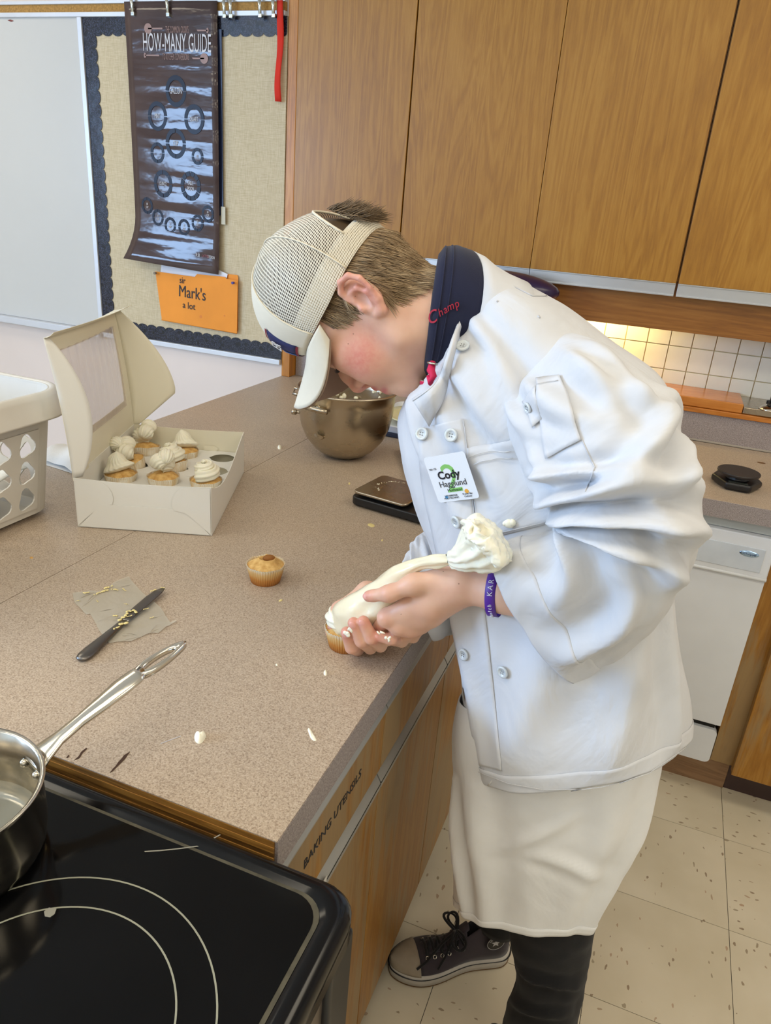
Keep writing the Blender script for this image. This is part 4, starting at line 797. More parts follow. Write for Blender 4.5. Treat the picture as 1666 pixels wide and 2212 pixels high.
obj('platform', MB().prism(rrect(.0, .136, -.002, .136, .014), so + np.array([0, 0, .0295]), su, sv, .007), M['steel'], ksx, bevel=.003)
obj('display', MB().prism(rrect(.146, .192, .052, .128, .004), so + np.array([0, 0, .0229]), su, sv, .001), plain('lcd', (96, 100, 84), .2), ksx)
for q in range(3): obj('button', MB().prism(rrect(.146 + .016 * q, .160 + .016 * q, .022, .034, .003), so + np.array([0, 0, .0229]), su, sv, .0014), plain('button_grey', (150, 146, 132), .5), ksx)
fz = MB()
for q in range(46):
    a = random.uniform(1.6, 4.2); r_ = .042 + random.gauss(0, .002); fz.ball(so + su * (.072 + r_ * math.cos(a) * 1.1) + sv * (.075 + r_ * math.sin(a)) + np.array([0, 0, .0367]), (.0012, .0012, .0003), 6, 4)
tag(obj('flour_trace', fz, M['frost'], ksx), kind='stuff')

# ---------------- dark baking pan, white tray, cream plate
o_ = on_z(868, 962, ZT + .02); o_[2] = ZT; e_ = on_z(914, 1064, ZT + .02); e_[2] = ZT; pu = nrm(e_ - o_); pv = np.array([-pu[1], pu[0], 0]); PLn = np.linalg.norm(e_ - o_)
bp = thing('baking_pan', 'dark bronze baking pan half hidden behind the chef jacket', 'pan', tuple(o_ + pu * .1 + pv * .1))
def pl(ins_, z): return [tuple(o_ + pu * a + pv * b + np.array([0, 0, z])) for a, b in rrect(ins_, PLn - ins_, ins_, .24 - ins_, .03, 6)]
Ls = [pl(.022, .001), pl(.012, .003), pl(.002, .022), pl(-.006, .024), pl(-.006, .026), pl(.004, .025), pl(.014, .005), pl(.024, .003)]; k = len(Ls[0])
obj('body', MB().add([p for L in Ls for p in L], [(i * k + j, i * k + (j + 1) % k, (i + 1) * k + (j + 1) % k, (i + 1) * k + j) for i in range(7) for j in range(k)] + [tuple(range(k))[::-1], tuple(7 * k + j for j in range(k))]), metal('bronze_pan', (92, 74, 54), .35), bp, bevel=.001)
tc_ = np.array([-.665, 2.125, ZT]); tr_ = thing('white_tray', 'white tray with dark base behind the steel bowl', 'tray', tuple(tc_))
obj('base', MB().prism(rrect(-.12, .12, -.155, .15, .03), tc_ + np.array([0, 0, .0005]), (1, 0, 0), (0, 1, 0), .014), plain('navy_base', (36, 40, 58), .5), tr_, bevel=.003)
obj('tray', rimmesh([[(a + tc_[0], b + tc_[1], ZT + .0146) for a, b in rrect(-.115, .115, -.15, .145, .03)], [(a + tc_[0], b + tc_[1], ZT + .035) for a, b in rrect(-.125, .125, -.16, .155, .03)], [(a + tc_[0], b + tc_[1], ZT + .037) for a, b in rrect(-.12, .12, -.155, .15, .03)], [(a + tc_[0], b + tc_[1], ZT + .018) for a, b in rrect(-.11, .11, -.145, .14, .03)]]).add([(tc_[0] - .113, tc_[1] - .148, ZT + .018), (tc_[0] + .113, tc_[1] - .148, ZT + .018), (tc_[0] + .113, tc_[1] + .143, ZT + .018), (tc_[0] - .113, tc_[1] + .143, ZT + .018)], [(0, 1, 2, 3)]), M['white_enamel'], tr_)
pc_ = np.array([-.66, 2.11, ZT + .0185]); tag(obj('cream_plate', MB().lathe([(.0001, .0), (.06, .0), (.095, .018), (.108, .024), (.109, .027), (.092, .022), (.06, .005), (.0001, .004)], 40, pc_), plain('cream_china', (232, 224, 176), .25), smooth=True), 'cream plate lying on the white tray behind the bowl', 'plate')

# ---------------- round black scale on the back worktop
rc = np.array([.252, 2.105, ZT]); rs = thing('round_scale', 'round black kitchen scale alone on the back worktop', 'scale', tuple(rc))
ba = [(-.048, .058), (-.064, .01), (-.030, -.056), (.032, -.058), (.064, .006), (.052, .058)]
def sc(poly, f): return [(a * f, b * f) for a, b in poly]
obj('base', MB().prism(ba, rc + np.array([0, 0, .003]), (1, 0, 0), (0, 1, 0), .020), M['black'], rs, bevel=.007, bseg=3)
obj('feet', MB().lathe([(.03, 0), (.03, .0035)], 16, rc), M['black'], rs)
obj('display', MB().prism([(-.024, -.051), (.024, -.053), (.024, -.040), (-.024, -.038)], rc + np.array([0, 0, .0232]), (1, 0, 0), (0, 1, 0), .0006), plain('scale_display', (60, 64, 58), .15), rs)
obj('hub', MB().lathe([(.03, .0235), (.026, .036)], 24, rc), M['black'], rs)
obj('platform', MB().lathe([(.0001, .036), (.052, .036), (.0545, .039), (.0545, .0425), (.053, .044), (.0001, .044)], 48, rc), plain('matt_black', (44, 38, 36), .45), rs, smooth=False, bevel=.001)

# ---------------- stand mixer mostly hidden by the figure
mxb = np.array([-.56, 2.405, ZT]); mx = thing('stand_mixer', 'dark blue and purple mixer peeking out behind the navy collar', 'mixer', tuple(mxb)); M['blue'] = plain('glossy_blue', (20, 40, 110), .12, var=.05); M['purple'] = plain('dark_purple', (44, 28, 70), .3)
obj('foot', MB().prism(rrect(-.10, .20, -.10, .10, .06), mxb + np.array([0, 0, .001]), (1, 0, 0), (0, 1, 0), .05), M['purple'], mx, bevel=.01)
obj('column', MB().box(mxb + np.array([.07, -.06, .04]), mxb + np.array([.19, .06, .40])), M['purple'], mx, bevel=.03, bseg=4)
obj('head', MB().ball(mxb + np.array([.02, 0, .420]), (.20, .085, .052), 28, 16), M['purple'], mx, smooth=True)
obj('motor_cap', MB().ball(mxb + np.array([-.145, -.02, .418]), (.06, .07, .050), 24, 14), M['blue'], mx, smooth=True)
obj('shaft', MB().tube([mxb + np.array([-.10, 0, .20]), mxb + np.array([-.10, 0, .40])], .02, 14), M['steel'], mx, smooth=True)
# ================================================================ the person
YM = .97
HE = np.array([-.375, YM, 1.424]); hp_ = R_(65)
HF = np.array([-math.cos(hp_), 0, -math.sin(hp_)]); HU = np.array([-math.sin(hp_), 0, math.cos(hp_)]); HS = np.array([0, -1.0, 0])
def HW(f, u, s): return HE + HF * f + HU * u + HS * s
person = thing('person', 'person in white chef jacket, apron and white mesh cap bending over the worktop piping frosting', 'person', (.03, 1.03, 0))

# ---- signed distance field tools -> one smooth skin
def sd_cap(P, a, b, ra, rb):
    a = np.array(a, float); b = np.array(b, float); d = b - a; h = np.clip(((P - a) @ d) / (d @ d), 0, 1); return np.linalg.norm(P - a - h[..., None] * d, axis=-1) - (ra + (rb - ra) * h)
def sd_ell(P, c, r):
    q = P - np.array(c, float); r = np.array(r, float); k0 = np.linalg.norm(q / r, axis=-1); k1 = np.linalg.norm(q / (r * r), axis=-1) + 1e-9; return k0 * (k0 - 1) / k1
def smin(a, b, k):
    if k <= 0: return np.minimum(a, b)
    h = np.maximum(k - np.abs(a - b), 0) / k; return np.minimum(a, b) - h * h * k * .25
class SDF:
    def __init__(s, lo, hi, step):
        s.lo = np.array(lo, float); s.n = np.ceil((np.array(hi) - s.lo) / step).astype(int) + 1; s.h = step; s.D = np.full(s.n, .08, np.float32)
    def _sub(s, lo, hi, pad):
        i0 = np.clip(((lo - pad - s.lo) / s.h).astype(int), 0, s.n); i1 = np.clip(((hi + pad - s.lo) / s.h).astype(int) + 2, 0, s.n); sl = tuple(slice(a, b) for a, b in zip(i0, i1))
        ax = [s.lo[d] + s.h * np.arange(i0[d], i1[d]) for d in range(3)]; return sl, np.stack(np.meshgrid(*ax, indexing='ij'), -1)
    def cap(s, a, b, ra, rb=None, k=.01, sub=False):
        rb = ra if rb is None else rb; a = np.array(a, float); b = np.array(b, float) + 1e-6; m = max(ra, rb); sl, P = s._sub(np.minimum(a, b) - m, np.maximum(a, b) + m, max(k, .006) + .012)
        if P.size: d = sd_cap(P, a, b, ra, rb); s.D[sl] = -smin(-s.D[sl], d, k) if sub else smin(s.D[sl], d, k)
        return s
    def ell(s, c, r, k=.01, sub=False):
        c = np.array(c, float); r = np.array(r if not np.isscalar(r) else [r] * 3, float); sl, P = s._sub(c - r, c + r, max(k, .006) + .012)
        if P.size: d = sd_ell(P, c, r); s.D[sl] = -smin(-s.D[sl], d, k) if sub else smin(s.D[sl], d, k)
        return s
    def chain(s, pts, rad, k=.006):
        for i in range(len(pts) - 1): s.cap(pts[i], pts[i + 1], rad[i], rad[i + 1], k)
        return s
    def merge(s, o, k=0): s.D = smin(s.D, o.D, k); return s
    def mesh(s):
        D = s.D; n = D.shape; c = np.zeros([x - 1 for x in n] + [3]); cnt = np.zeros([x - 1 for x in n])
        S = D < 0; corners = {}
        sl = lambda o: tuple(slice(o[d], n[d] - 1 + o[d]) for d in range(3))
        for ax in range(3):
            o2 = [(d + 1) % 3 for d in (ax, ax + 1)]
            for u in (0, 1):
                for v in (0, 1):
                    a = [0, 0, 0]; a[o2[0]] = u; a[o2[1]] = v; b = list(a); b[ax] = 1; da, db = D[sl(a)], D[sl(b)]; m = (da < 0) != (db < 0); t = np.where(m, da / (da - db + 1e-12), 0)
                    for d in range(3): c[..., d] += np.where(m, a[d] + (t if d == ax else 0), 0)
                    cnt += m
        act = cnt > 0; idx = -np.ones(act.shape, int); idx[act] = np.arange(act.sum()); I = np.argwhere(act); V = s.lo + s.h * (I + c[act] / cnt[act][:, None]); F = []
        for ax in range(3):
            u, v = (ax + 1) % 3, (ax + 2) % 3; a = [slice(None)] * 3; b = [slice(None)] * 3; a[ax] = slice(0, n[ax] - 1); b[ax] = slice(1, n[ax]); m = S[tuple(a)] != S[tuple(b)]
            E = np.argwhere(m); ok = (E[:, u] > 0) & (E[:, v] > 0) & (E[:, u] < n[u] - 1) & (E[:, v] < n[v] - 1); E = E[ok]
            if not len(E): continue
            ins = S[tuple(E.T)]; eu = np.eye(3, dtype=int)[u]; ev = np.eye(3, dtype=int)[v]; q = [idx[tuple((E + o).T)] for o in (-eu - ev, -ev, 0 * eu, -eu)]; Q = np.stack(q, 1); Q[~ins] = Q[~ins][:, ::-1]; F.append(Q)
        F = np.concatenate(F); F = F[(F >= 0).all(1)]; return V, F
def skin_smooth(V, F, it=2, lam=.5):
    n = len(V); E = np.concatenate([F[:, [0, 1]], F[:, [1, 2]], F[:, [2, 3]], F[:, [3, 0]]])
    for _ in range(it):
        a = np.zeros_like(V); c = np.zeros(n); np.add.at(a, E[:, 0], V[E[:, 1]]); np.add.at(c, E[:, 0], 1); np.add.at(a, E[:, 1], V[E[:, 0]]); np.add.at(c, E[:, 1], 1); V = V + lam * (a / np.maximum(c, 1)[:, None] - V)
    return V
NB = np.array([-.250, 1.03, 1.345])                       # base of the neck
def toH(p): q = np.array(p) - HE; return np.array([q @ HF, q @ HU, q @ HS])
# ---- head and neck, built upright in its own frame (forward, up, left) and turned into the pose
h = SDF((-.185, -.185, -.105), (.15, .15, .105), .0021)
h.ell((.012, .045, 0), (.090, .088, .074), .0)
h.ell((.068, .040, 0), (.046, .050, .056), .03)           # forehead
h.ell((.052, -.022, 0), (.058, .075, .058), .03)          # face mass
for s in (-1, 1):
    h.cap((.000, -.030, .055 * s), (.012, -.060, .050 * s), .018, .016, .02); h.cap((.012, -.060, .048 * s), (.070, -.090, .014 * s), .016, .015, .022)   # jaw
    h.ell((.064, -.032, .036 * s), (.034, .034, .026), .022); h.ell((.078, -.004, .044 * s), (.022, .016, .018), .016)                              # cheek
h.ell((.076, -.089, 0), (.019, .017, .021), .018); h.cap((.07, -.075, 0), (.094, -.060, 0), .022, .014, .02)
for s in (-1, 1): h.cap((.105, .030, .010 * s), (.090, .031, .042 * s), .0085, .008, .014)                                                          # brow
for s in (-1, 1): h.ell((.114, .011, .031 * s), (.015, .012, .017), .010, sub=True)                                                                   # socket
h.chain([(.108, .022, 0), (.119, -.006, 0), (.1245, -.026, 0)], [.0085, .0085, .0105], .012)
for s in (-1, 1): h.ell((.112, -.031, .0115 * s), (.011, .0085, .008), .006)
h.cap((.121, -.030, 0), (.104, -.044, 0), .008, .006, .008)
for s in (-1, 1): h.ell((.1135, -.0390, .0085 * s), (.0065, .0050, .0046), .002, sub=True)
h.chain([(.088, -.059, .024), (.104, -.0530, .010), (.1075, -.0540, 0), (.104, -.0530, -.010), (.088, -.059, -.024)], [.0038, .0062, .0060, .0062, .0038], .004)
h.chain([(.086, -.064, .022), (.0985, -.0695, .010), (.1015, -.0700, 0), (.0985, -.0695, -.010), (.086, -.064, -.022)], [.0036, .0066, .0070, .0066, .0036], .004)
h.chain([(.098, -.0605, .022), (.108, -.0605, 0), (.098, -.0605, -.022)], [.0012, .0022, .0012], .002) if False else None
for s in (-1, 1): h.cap((.088, -.0615, .021 * s), (.112, -.0612, 0), .0020, .0042, .0015, sub=True)
for s in (-1, 1):                                          # eyelids, looking down
    h.ell((.0985, .011, .031 * s), (.0125, .0115, .0145), .004); h.cap((.106, .0055, .020 * s), (.100, .0045, .043 * s), .0022, .0018, .003)
for s in (-1, 1):                                          # ears
    e = [(.000, -.002, .073), (.004, .016, .076), (.000, .028, .080), (-.012, .033, .085), (-.026, .026, .089), (-.032, .010, .090), (-.029, -.006, .087), (-.021, -.020, .082), (-.010, -.030, .078), (-.001, -.026, .075)]
    h.ell((-.012, .002, .074 * s), (.019, .028, .008), .008)
    h.ell((-.009, -.003, .083 * s), (.0105, .0155, .0085), .003, sub=True); h.ell((-.017, .019, .0855 * s), (.009, .009, .0045), .003, sub=True)
    h.chain([(a, b, c * s) for a, b, c in e], [.0040, .0042, .0042, .0042, .0042, .0040, .0040, .0052, .0062, .004], .003)
    h.chain([(-.006, .017, .079 * s), (-.018, .011, .084 * s), (-.021, -.004, .084 * s), (-.014, -.015, .081 * s)], [.0025, .0032, .0034, .003], .004)
    h.ell((.003, -.006, .077 * s), (.004, .006, .005), .003)
nb = toH(NB); nb2 = toH(NB + np.array([.05, .01, -.04]))
nbx = nb * .78 + np.array([-.052, -.075, 0]) * .22; h.chain([(-.010, -.020, 0), (-.020, -.070, 0), tuple(nbx)], [.057, .050, .052], .03); h.cap((.015, -.06, 0), tuple(nb * .7 + np.array([.025, -.06, 0]) * .3), .030, .036, .03)
Vh, Fh = h.mesh(); Vh = skin_smooth(Vh, Fh, 2, .45)
red = np.zeros(len(Vh)); lip = np.zeros(len(Vh)); scalp = np.zeros(len(Vh))
def gau(c, r): return np.exp(-(((Vh - np.array(c)) / np.array(r)) ** 2).sum(1))
for s in (-1, 1): red += .70 * gau((.075, -.028, .055 * s), (.030, .028, .035)) + .75 * np.clip(gau((-.014, .004, .092 * s), (.030, .040, .016)), 0, 1) + .4 * gau((.04, -.03, .07 * s), (.03, .03, .03))
red += .7 * gau((.124, -.03, 0), (.016, .02, .02)); lip += 1.6 * gau((.098, -.055, 0), (.020, .0055, .024)) + 1.7 * gau((.093, -.069, 0), (.020, .0062, .023))
f_, u_, s_ = Vh.T; sA = np.abs(s_)
hl = np.where(f_ < -.012, -.048 + .55 * np.clip(f_ + .055, 0, .03) + .0 * f_, .004 + .5 * np.clip(f_ - .02, 0, .06))
hairline = (f_ < -.022) | ((f_ > .004) & (f_ < .050) & (sA > .05) & (u_ > -.004 + .45 * np.clip(f_ - .012, 0, 1))) | (u_ > .045)
earm = np.zeros(len(Vh), bool)
for s in (-1, 1): earm |= (gau((-.013, .002, .084 * s), (.028, .038, .013)) > .42)
hairmask = hairline & (u_ > hl) & ((f_ > -.074) | (u_ > .0)) & ~((sA > .0745) & (f_ > -.036) & (f_ < .006) & (u_ < .036) & (u_ > -.034)); scalp = hairmask.astype(float)
Vhw = HE + Vh[:, :1] * HF + Vh[:, 1:2] * HU + Vh[:, 2:] * HS
# ---- hands: joints placed in the room
def J(px, py, y): return on_y(px, py, y)
gl = SDF((-.43, .78, .90), (-.06, 1.01, 1.15), .0017); gr = SDF((-.43, .78, .90), (-.06, 1.01, 1.15), .0017)
WL = J(1000, 1264, .850); FAL = J(1215, 1306, .846)
gl.cap(FAL, J(1085, 1276, .848), .034, .0275, .0); gl.cap(J(1085, 1276, .848), WL, .0275, .0232, .01); 
kn_ = [J(838, 1334, .836), J(864, 1352, .842), J(889, 1357, .850), J(912, 1348, .860)]
wr_c = [WL + np.array([-.004, -.006, .006]), WL + np.array([-.004, -.005, .001]), WL + np.array([-.002, .0, -.005]), WL + np.array([0, .006, -.010])]
for a, b, r in zip(wr_c, kn_, (.0128, .0125, .012, .0112)): gl.cap(a, b, .0185, r, .014)
gl.cap(WL * .5 + kn_[1] * .5, WL * .35 + kn_[2] * .65, .020, .017, .012)
fing = [(kn_[0], J(810, 1362, .862), J(778, 1356, .885), J(758, 1345, .898)), (kn_[1], J(838, 1380, .870), J(803, 1376, .892), J(784, 1362, .900)), (kn_[2], J(868, 1384, .874), J(832, 1380, .896), J(812, 1368, .902)), (kn_[3], J(893, 1376, .882), J(862, 1376, .900), J(842, 1368, .905))]
for q, r in zip(fing, (.0100, .0100, .0095, .0085)): gl.chain(q, [r * 1.12, r, r * .9, r * .78], .003); gl.ell(q[0] + np.array([-.001, -.003, .001]), r * 1.22, .008)
th = [J(955, 1252, .842), J(893, 1262, .828), J(842, 1282, .819), J(797, 1288, .8235)]; gl.chain(th, [.0165, .0125, .0098, .0080], .012); gl.ell(J(806, 1287, .822), (.0095, .0075, .0080), .003)
WRr = J(905, 1300, .965); gr.cap(J(985, 1270, 1.03), WRr, .029, .0245, .0)
kr = [J(768, 1318, .921), J(783, 1338, .922), J(803, 1352, .920), J(826, 1362, .914)]
for b, r in zip(kr, (.0135, .013, .0125, .012)): gr.cap(WRr, b, .0195, r, .014)
fr_ = [(kr[0], J(772, 1402, .880), J(760, 1398, .838), J(749, 1366, .829)), (kr[1], J(800, 1398, .872), J(781, 1384, .832), J(764, 1346, .8265)), (kr[2], J(822, 1394, .868), J(803, 1378, .832), J(785, 1342, .8275)), (kr[3], J(866, 1384, .872), J(846, 1381, .838), J(814, 1374, .833))]
for q, r in zip(fr_, (.0102, .0102, .0098, .0086)): gr.chain(q, [r * 1.1, r * 1.02, r * .96, r * .84], .0025)
tr_ = [J(862, 1282, .945), J(792, 1277, .922), J(733, 1316, .894), J(716, 1366, .880)]; gr.chain(tr_, [.017, .0135, .0105, .0085], .010)
gl.merge(gr, 0); Vg, Fg = gl.mesh(); Vg = skin_smooth(Vg, Fg, 2, .4)
redg = np.zeros(len(Vg)); 
for q in fr_ + [tuple(th), tuple(tr_)]:
    for p_, r, a in ((q[-1], .014, .75), (q[-2], .013, .35)): redg = np.maximum(redg, a * np.exp(-(((Vg - p_) / r) ** 2).sum(1)))
for p_ in kn_: redg = np.maximum(redg, .45 * np.exp(-(((Vg - p_) / .014) ** 2).sum(1)))
# ---- trunk, arms and legs under the clothes
b_ = SDF((-.40, .72, .02), (.26, 1.34, 1.47), .011)
HIP = np.array([.03, 1.03, .86]); SHL = np.array([-.135, .925, 1.30]); SHR = np.array([-.20, 1.16, 1.30])
b_.ell(HIP, (.085, .115, .09), 0); b_.cap(HIP + [-.01, 0, .05], (-.14, 1.03, 1.20), .085, .09, .05); b_.cap(SHL + [-.01, .03, -.03], SHR + [0, -.03, -.03], .04, .04, .05); b_.cap(NB + [.02, 0, -.03], (-.17, 1.03, 1.22), .045, .07, .05)
b_.cap(SHL, J(1405, 1105, .83), .046, .038, .03); b_.cap(J(1405, 1105, .83), FAL, .038, .034, .02); b_.cap(SHR, (-.165, 1.10, 1.08), .045, .038, .03); b_.cap((-.165, 1.10, 1.08), J(985, 1270, 1.03), .036, .029, .02)
LK, LA = np.array([.028, .94, .47]), np.array([.045, .955, .10]); RK, RA = np.array([-.02, 1.15, .47]), np.array([-.085, 1.20, .10])
b_.cap(HIP + np.array([.0, -.06, -.05]), LK, .068, .048, .04); b_.cap(LK, LA, .052, .036, .02); b_.cap(HIP + np.array([-.03, .07, -.05]), RK, .068, .048, .04); b_.cap(RK, RA, .052, .036, .02)
Vb, Fb = b_.mesh(); Vb = skin_smooth(Vb, Fb, 2, .5)
sk = NT('skin'); ar = sk.new('ShaderNodeAttribute', attribute_name='red'); al = sk.new('ShaderNodeAttribute', attribute_name='lip'); asc = sk.new('ShaderNodeAttribute', attribute_name='scalp')
v = sk.coords(); mot = sk.noise(v, 160, 4, .6); big = sk.noise(v, 26, 3)
base = sk.ramp(big, [(.3, srgb(216, 168, 142)), (.7, srgb(230, 187, 160))])
spk = sk.math('MULTIPLY', ar.outputs['Fac'], sk.math('ADD', .35, sk.math('MULTIPLY', mot, 1.1)))
c1_ = sk.mix(sk.math('MINIMUM', spk, 1.0), base, srgb(206, 112, 100)); c1_ = sk.mix(sk.math('MINIMUM', al.outputs['Fac'], 1.0), c1_, srgb(188, 84, 96)); c1_ = sk.mix(sk.math('MULTIPLY', asc.outputs['Fac'], .9), c1_, srgb(84, 68, 52))
frk = sk.new('ShaderNodeTexVoronoi'); frk.inputs['Scale'].default_value = 70; sk.lk(v, frk.inputs['Vector']); fm_ = sk.math('MULTIPLY', sk.math('LESS_THAN', frk.outputs['Distance'], .07), sk.math('GREATER_THAN', sk.noise(v, 22, 1), .60)); c1_ = sk.mix(sk.math('MULTIPLY', fm_, .6), c1_, srgb(120, 70, 50))
sk.col(c1_); sk.set(Roughness=.48); sk.b.inputs['Subsurface Weight'].default_value = .22; sk.b.inputs['Subsurface Radius'].default_value = (.010, .004, .002); sk.b.inputs['Subsurface Scale'].default_value = .6; sk.bump(sk.noise(v, 900, 2), .06, .0006); M['skin'] = sk.m
mb = MB(); mb.add(Vhw, Fh.tolist()); mb.add(Vg, Fg.tolist()); mb.add(Vb, Fb.tolist())
skin = obj('body', mb, M['skin'], person, smooth=True)
z1, z2 = np.zeros(len(Vg)), np.zeros(len(Vb))
for nm, arr in (('red', np.r_[red, redg, z2]), ('lip', np.r_[lip, z1, z2]), ('scalp', np.r_[scalp, z1, z2])):
    at = skin.data.attributes.new(nm, 'FLOAT', 'POINT'); at.data.foreach_set('value', np.clip(arr, 0, 1).astype(np.float32))
M['nail'] = plain('fingernail', (226, 164, 150), .25, var=.02)
def nail(tip, prev, r, side):                              # side: direction the nail faces
    d = nrm(tip - prev); n_ = nrm(np.array(side) - d * (np.array(side) @ d)); x_ = np.cross(d, n_); Mx = np.stack([x_, d, n_], 1); c = tip + n_ * r * .70 - d * r * .05
    obj('fingernail', MB().ball(c, (r * .66, r * .85, r * .30), 14, 9, Mx), M['nail'], skin, smooth=True)
for q, r in zip(fr_, (.0086, .0086, .0082, .0072)): nail(q[3], q[2], r, (.05, -1, .10))
nail(th[3], th[2], .0080, (-.15, -1, .55)); nail(tr_[3], tr_[2], .0085, (-.9, -.5, .1))
# eyes, lashes, brow
for s in (-1, 1):
    obj('eyeball', MB().ball(HW(.0975, .0085, .031 * s), .0118, 18, 12), plain('eye_white', (224, 216, 210), .15, var=.01), skin, smooth=True)
    m = MB()
    for q in range(16):
        t = q / 15; p0 = HW(.1075 - .009 * t * t, .0035 - .001 * t, (.021 + .024 * t) * s); m.tube([p0, p0 + HF * (.005) - HU * .004 + HS * s * .001 * t, p0 + HF * .008 - HU * .003 + HS * s * .003 * t], [.00045, .0004, .0001], 4)
    obj('eyelash', m, plain('lash', (40, 28, 22), .6), skin)
M['hair'] = NT('hair'); t_ = M['hair']; oi_ = t_.new('ShaderNodeAttribute', attribute_name='tone'); t_.col(t_.ramp(oi_.outputs['Fac'], [(0, srgb(82, 66, 48)), (.5, srgb(154, 127, 94)), (1, srgb(202, 176, 138))])); t_.set(Roughness=.42); t_.b.inputs['Specular IOR Level'].default_value = .35; M['hair'] = t_.m
def strands(name, roots, dirfn, length, rad, segs=5, tone=(0, 1), parent=None):
    m = MB(); tones = []
    for p, nrm_ in roots:
        L = length(p) * random.uniform(.75, 1.1); d = dirfn(p, nrm_); pts = [np.array(p)]; cur = nrm(d + nrm_ * .35)
        for q in range(segs): 
            cur = nrm(cur * .72 + d * .33 + np.array([random.gauss(0, .05), random.gauss(0, .05), random.gauss(0, .05)])); pts.append(pts[-1] + cur * L / segs)
        r = rad * random.uniform(.7, 1.2); b0 = len(m.v); m.tube(pts, [r * (1 - .85 * (q / segs) ** 1.6) for q in range(segs + 1)], 3, cap=False); tn = min(1, max(0, random.uniform(*tone) * .6 + .4 * (tone[0] + (tone[1] - tone[0]) * (.5 + .9 * MN.noise(Vector(p) * 95))))); tones += [tn] * (len(m.v) - b0)
    o = obj(name, m, M['hair'], parent, smooth=True, fixn=False); at = o.data.attributes.new('tone', 'FLOAT', 'POINT'); at.data.foreach_set('value', np.array(tones, np.float32)); o['kind'] = 'stuff'; return o
# normals of the head mesh for the hair roots
nn_ = np.zeros_like(Vh); fa = Vh[Fh]; fnr = np.cross(fa[:, 2] - fa[:, 0], fa[:, 3] - fa[:, 1]); 
for q in range(4): np.add.at(nn_, Fh[:, q], fnr)
nn_ /= np.linalg.norm(nn_, axis=1)[:, None] + 1e-9
cen = np.array([0.0, .03, 0]); flip = ((Vh - cen) * nn_).sum(1) < 0; nn_[flip] *= -1
cand = np.argwhere(hairmask & (u_ < .047 + .1 * np.clip(-.02 - f_, 0, .08)) & (u_ > -.06) & (f_ < .06)).ravel(); pick = RNG.choice(cand, size=min(5200, len(cand)), replace=False)
def hdir(p, n_):
    q = toH(p); back = q[0] < -.01
    d = HU * (-1.0) + HF * (-.42 if back else -.25); d = d - np.array(n_) * (d @ np.array(n_)) ; return nrm(d + np.array(n_) * .10)
def hlen(p):
    q = toH(p); return .030 if q[0] < -.01 else .016
NW = nn_[:, :1] * HF + nn_[:, 1:2] * HU + nn_[:, 2:] * HS
hair = strands('hair', [(Vhw[i] - NW[i] * .0015, NW[i]) for i in pick], hdir, hlen, .00075, 5, (.1, 1), person)
puff = []
for q in range(800):
    a, b = random.uniform(-.034, .034), random.uniform(-1, 1); p = HW(-.072 + .004 * b, .090 + .022 * b, a); puff.append((p, nrm(HF * -.8 + HU * .55 + HS * a * 6)))
strands('hair_tuft', puff, lambda p, n_: nrm(np.array(n_) * random.uniform(.2, .65) - HU * .85 + HF * random.uniform(-.3, .05)), lambda p: .030, .0009, 6, (0, .45), hair)
def browdir(s): return lambda p, n_: nrm(HS * s * .8 + HU * .3)
for s in (-1, 1): strands('eyebrow', [(HW(.1125 - .010 * t, .0335 + .003 * math.sin(3 * t) + random.uniform(-.003, .003), (.012 + .034 * t) * s), HF) for t in np.linspace(0, 1, 70)], browdir(s), lambda p: .007, .0004, 3, (.1, .5), hair)
# ---- cap
def shaded_hair_dome():  # added hair dome in the darkest tone, standing in for the cap's shaded inside
    m = MB(); m.grid(lambda a, b: HW(*cap_pt(2 * PI_ * a, .17 + .80 * b, -.012 + .002 * math.sin(60 * a))), 60, 14, cu=True); o = obj('shaded_hair_dome', m, M['hair'], hair, smooth=True); at = o.data.attributes.new('tone', 'FLOAT', 'POINT'); at.data.foreach_set('value', np.full(len(m.v), 0.0, np.float32))
PI_ = math.pi
cap = bpy.data.objects.new('cap', None); link(cap, person); cap['label'] = 'stained white mesh-backed cap with curved brim'
def bez(P, t): a, b, c, d = P; return a * (1 - t) ** 3 + b * 3 * t * (1 - t) ** 2 + c * 3 * t * t * (1 - t) + d * t ** 3
KF = dict(front=((.120, .056), (.168, .100), (.132, .176)), side=(None,), back=((-.080, .046), (-.098, .112), (-.040, .168)))
TOP = np.array([.038, .183, 0.0])
def cap_pt(th_, t, off=0.0):
    c, s = math.cos(th_), math.sin(th_); wf, wb, wsd = max(c, 0) ** 1.6, max(-c, 0) ** 1.6, abs(s)
    def blend(kf, kb, ks_): 
        fx = kf[0] if c > 0 else kb[0]; cf = .018 + (fx - .018) * abs(c); n = wf + wb + wsd ** 1.6; uu = (kf[1] * wf + kb[1] * wb + ks_[1] * wsd ** 1.6) / n; return np.array([cf, uu, ks_[0] * s])
    P0 = blend((.122, .054), (-.080, .046), (.0845, .035)); P1 = blend((.158, .100), (-.096, .112), (.100, .105)); P2 = blend((.130, .177), (-.036, .168), (.072, .182))
    p = bez((P0, P1, P2, TOP), t)
    if off: q = p - np.array([.02, .06, 0]); p = p + nrm(q) * off
    return p
def cap_w(th_, t, off=0): p = cap_pt(th_, t, off); return HW(*p)
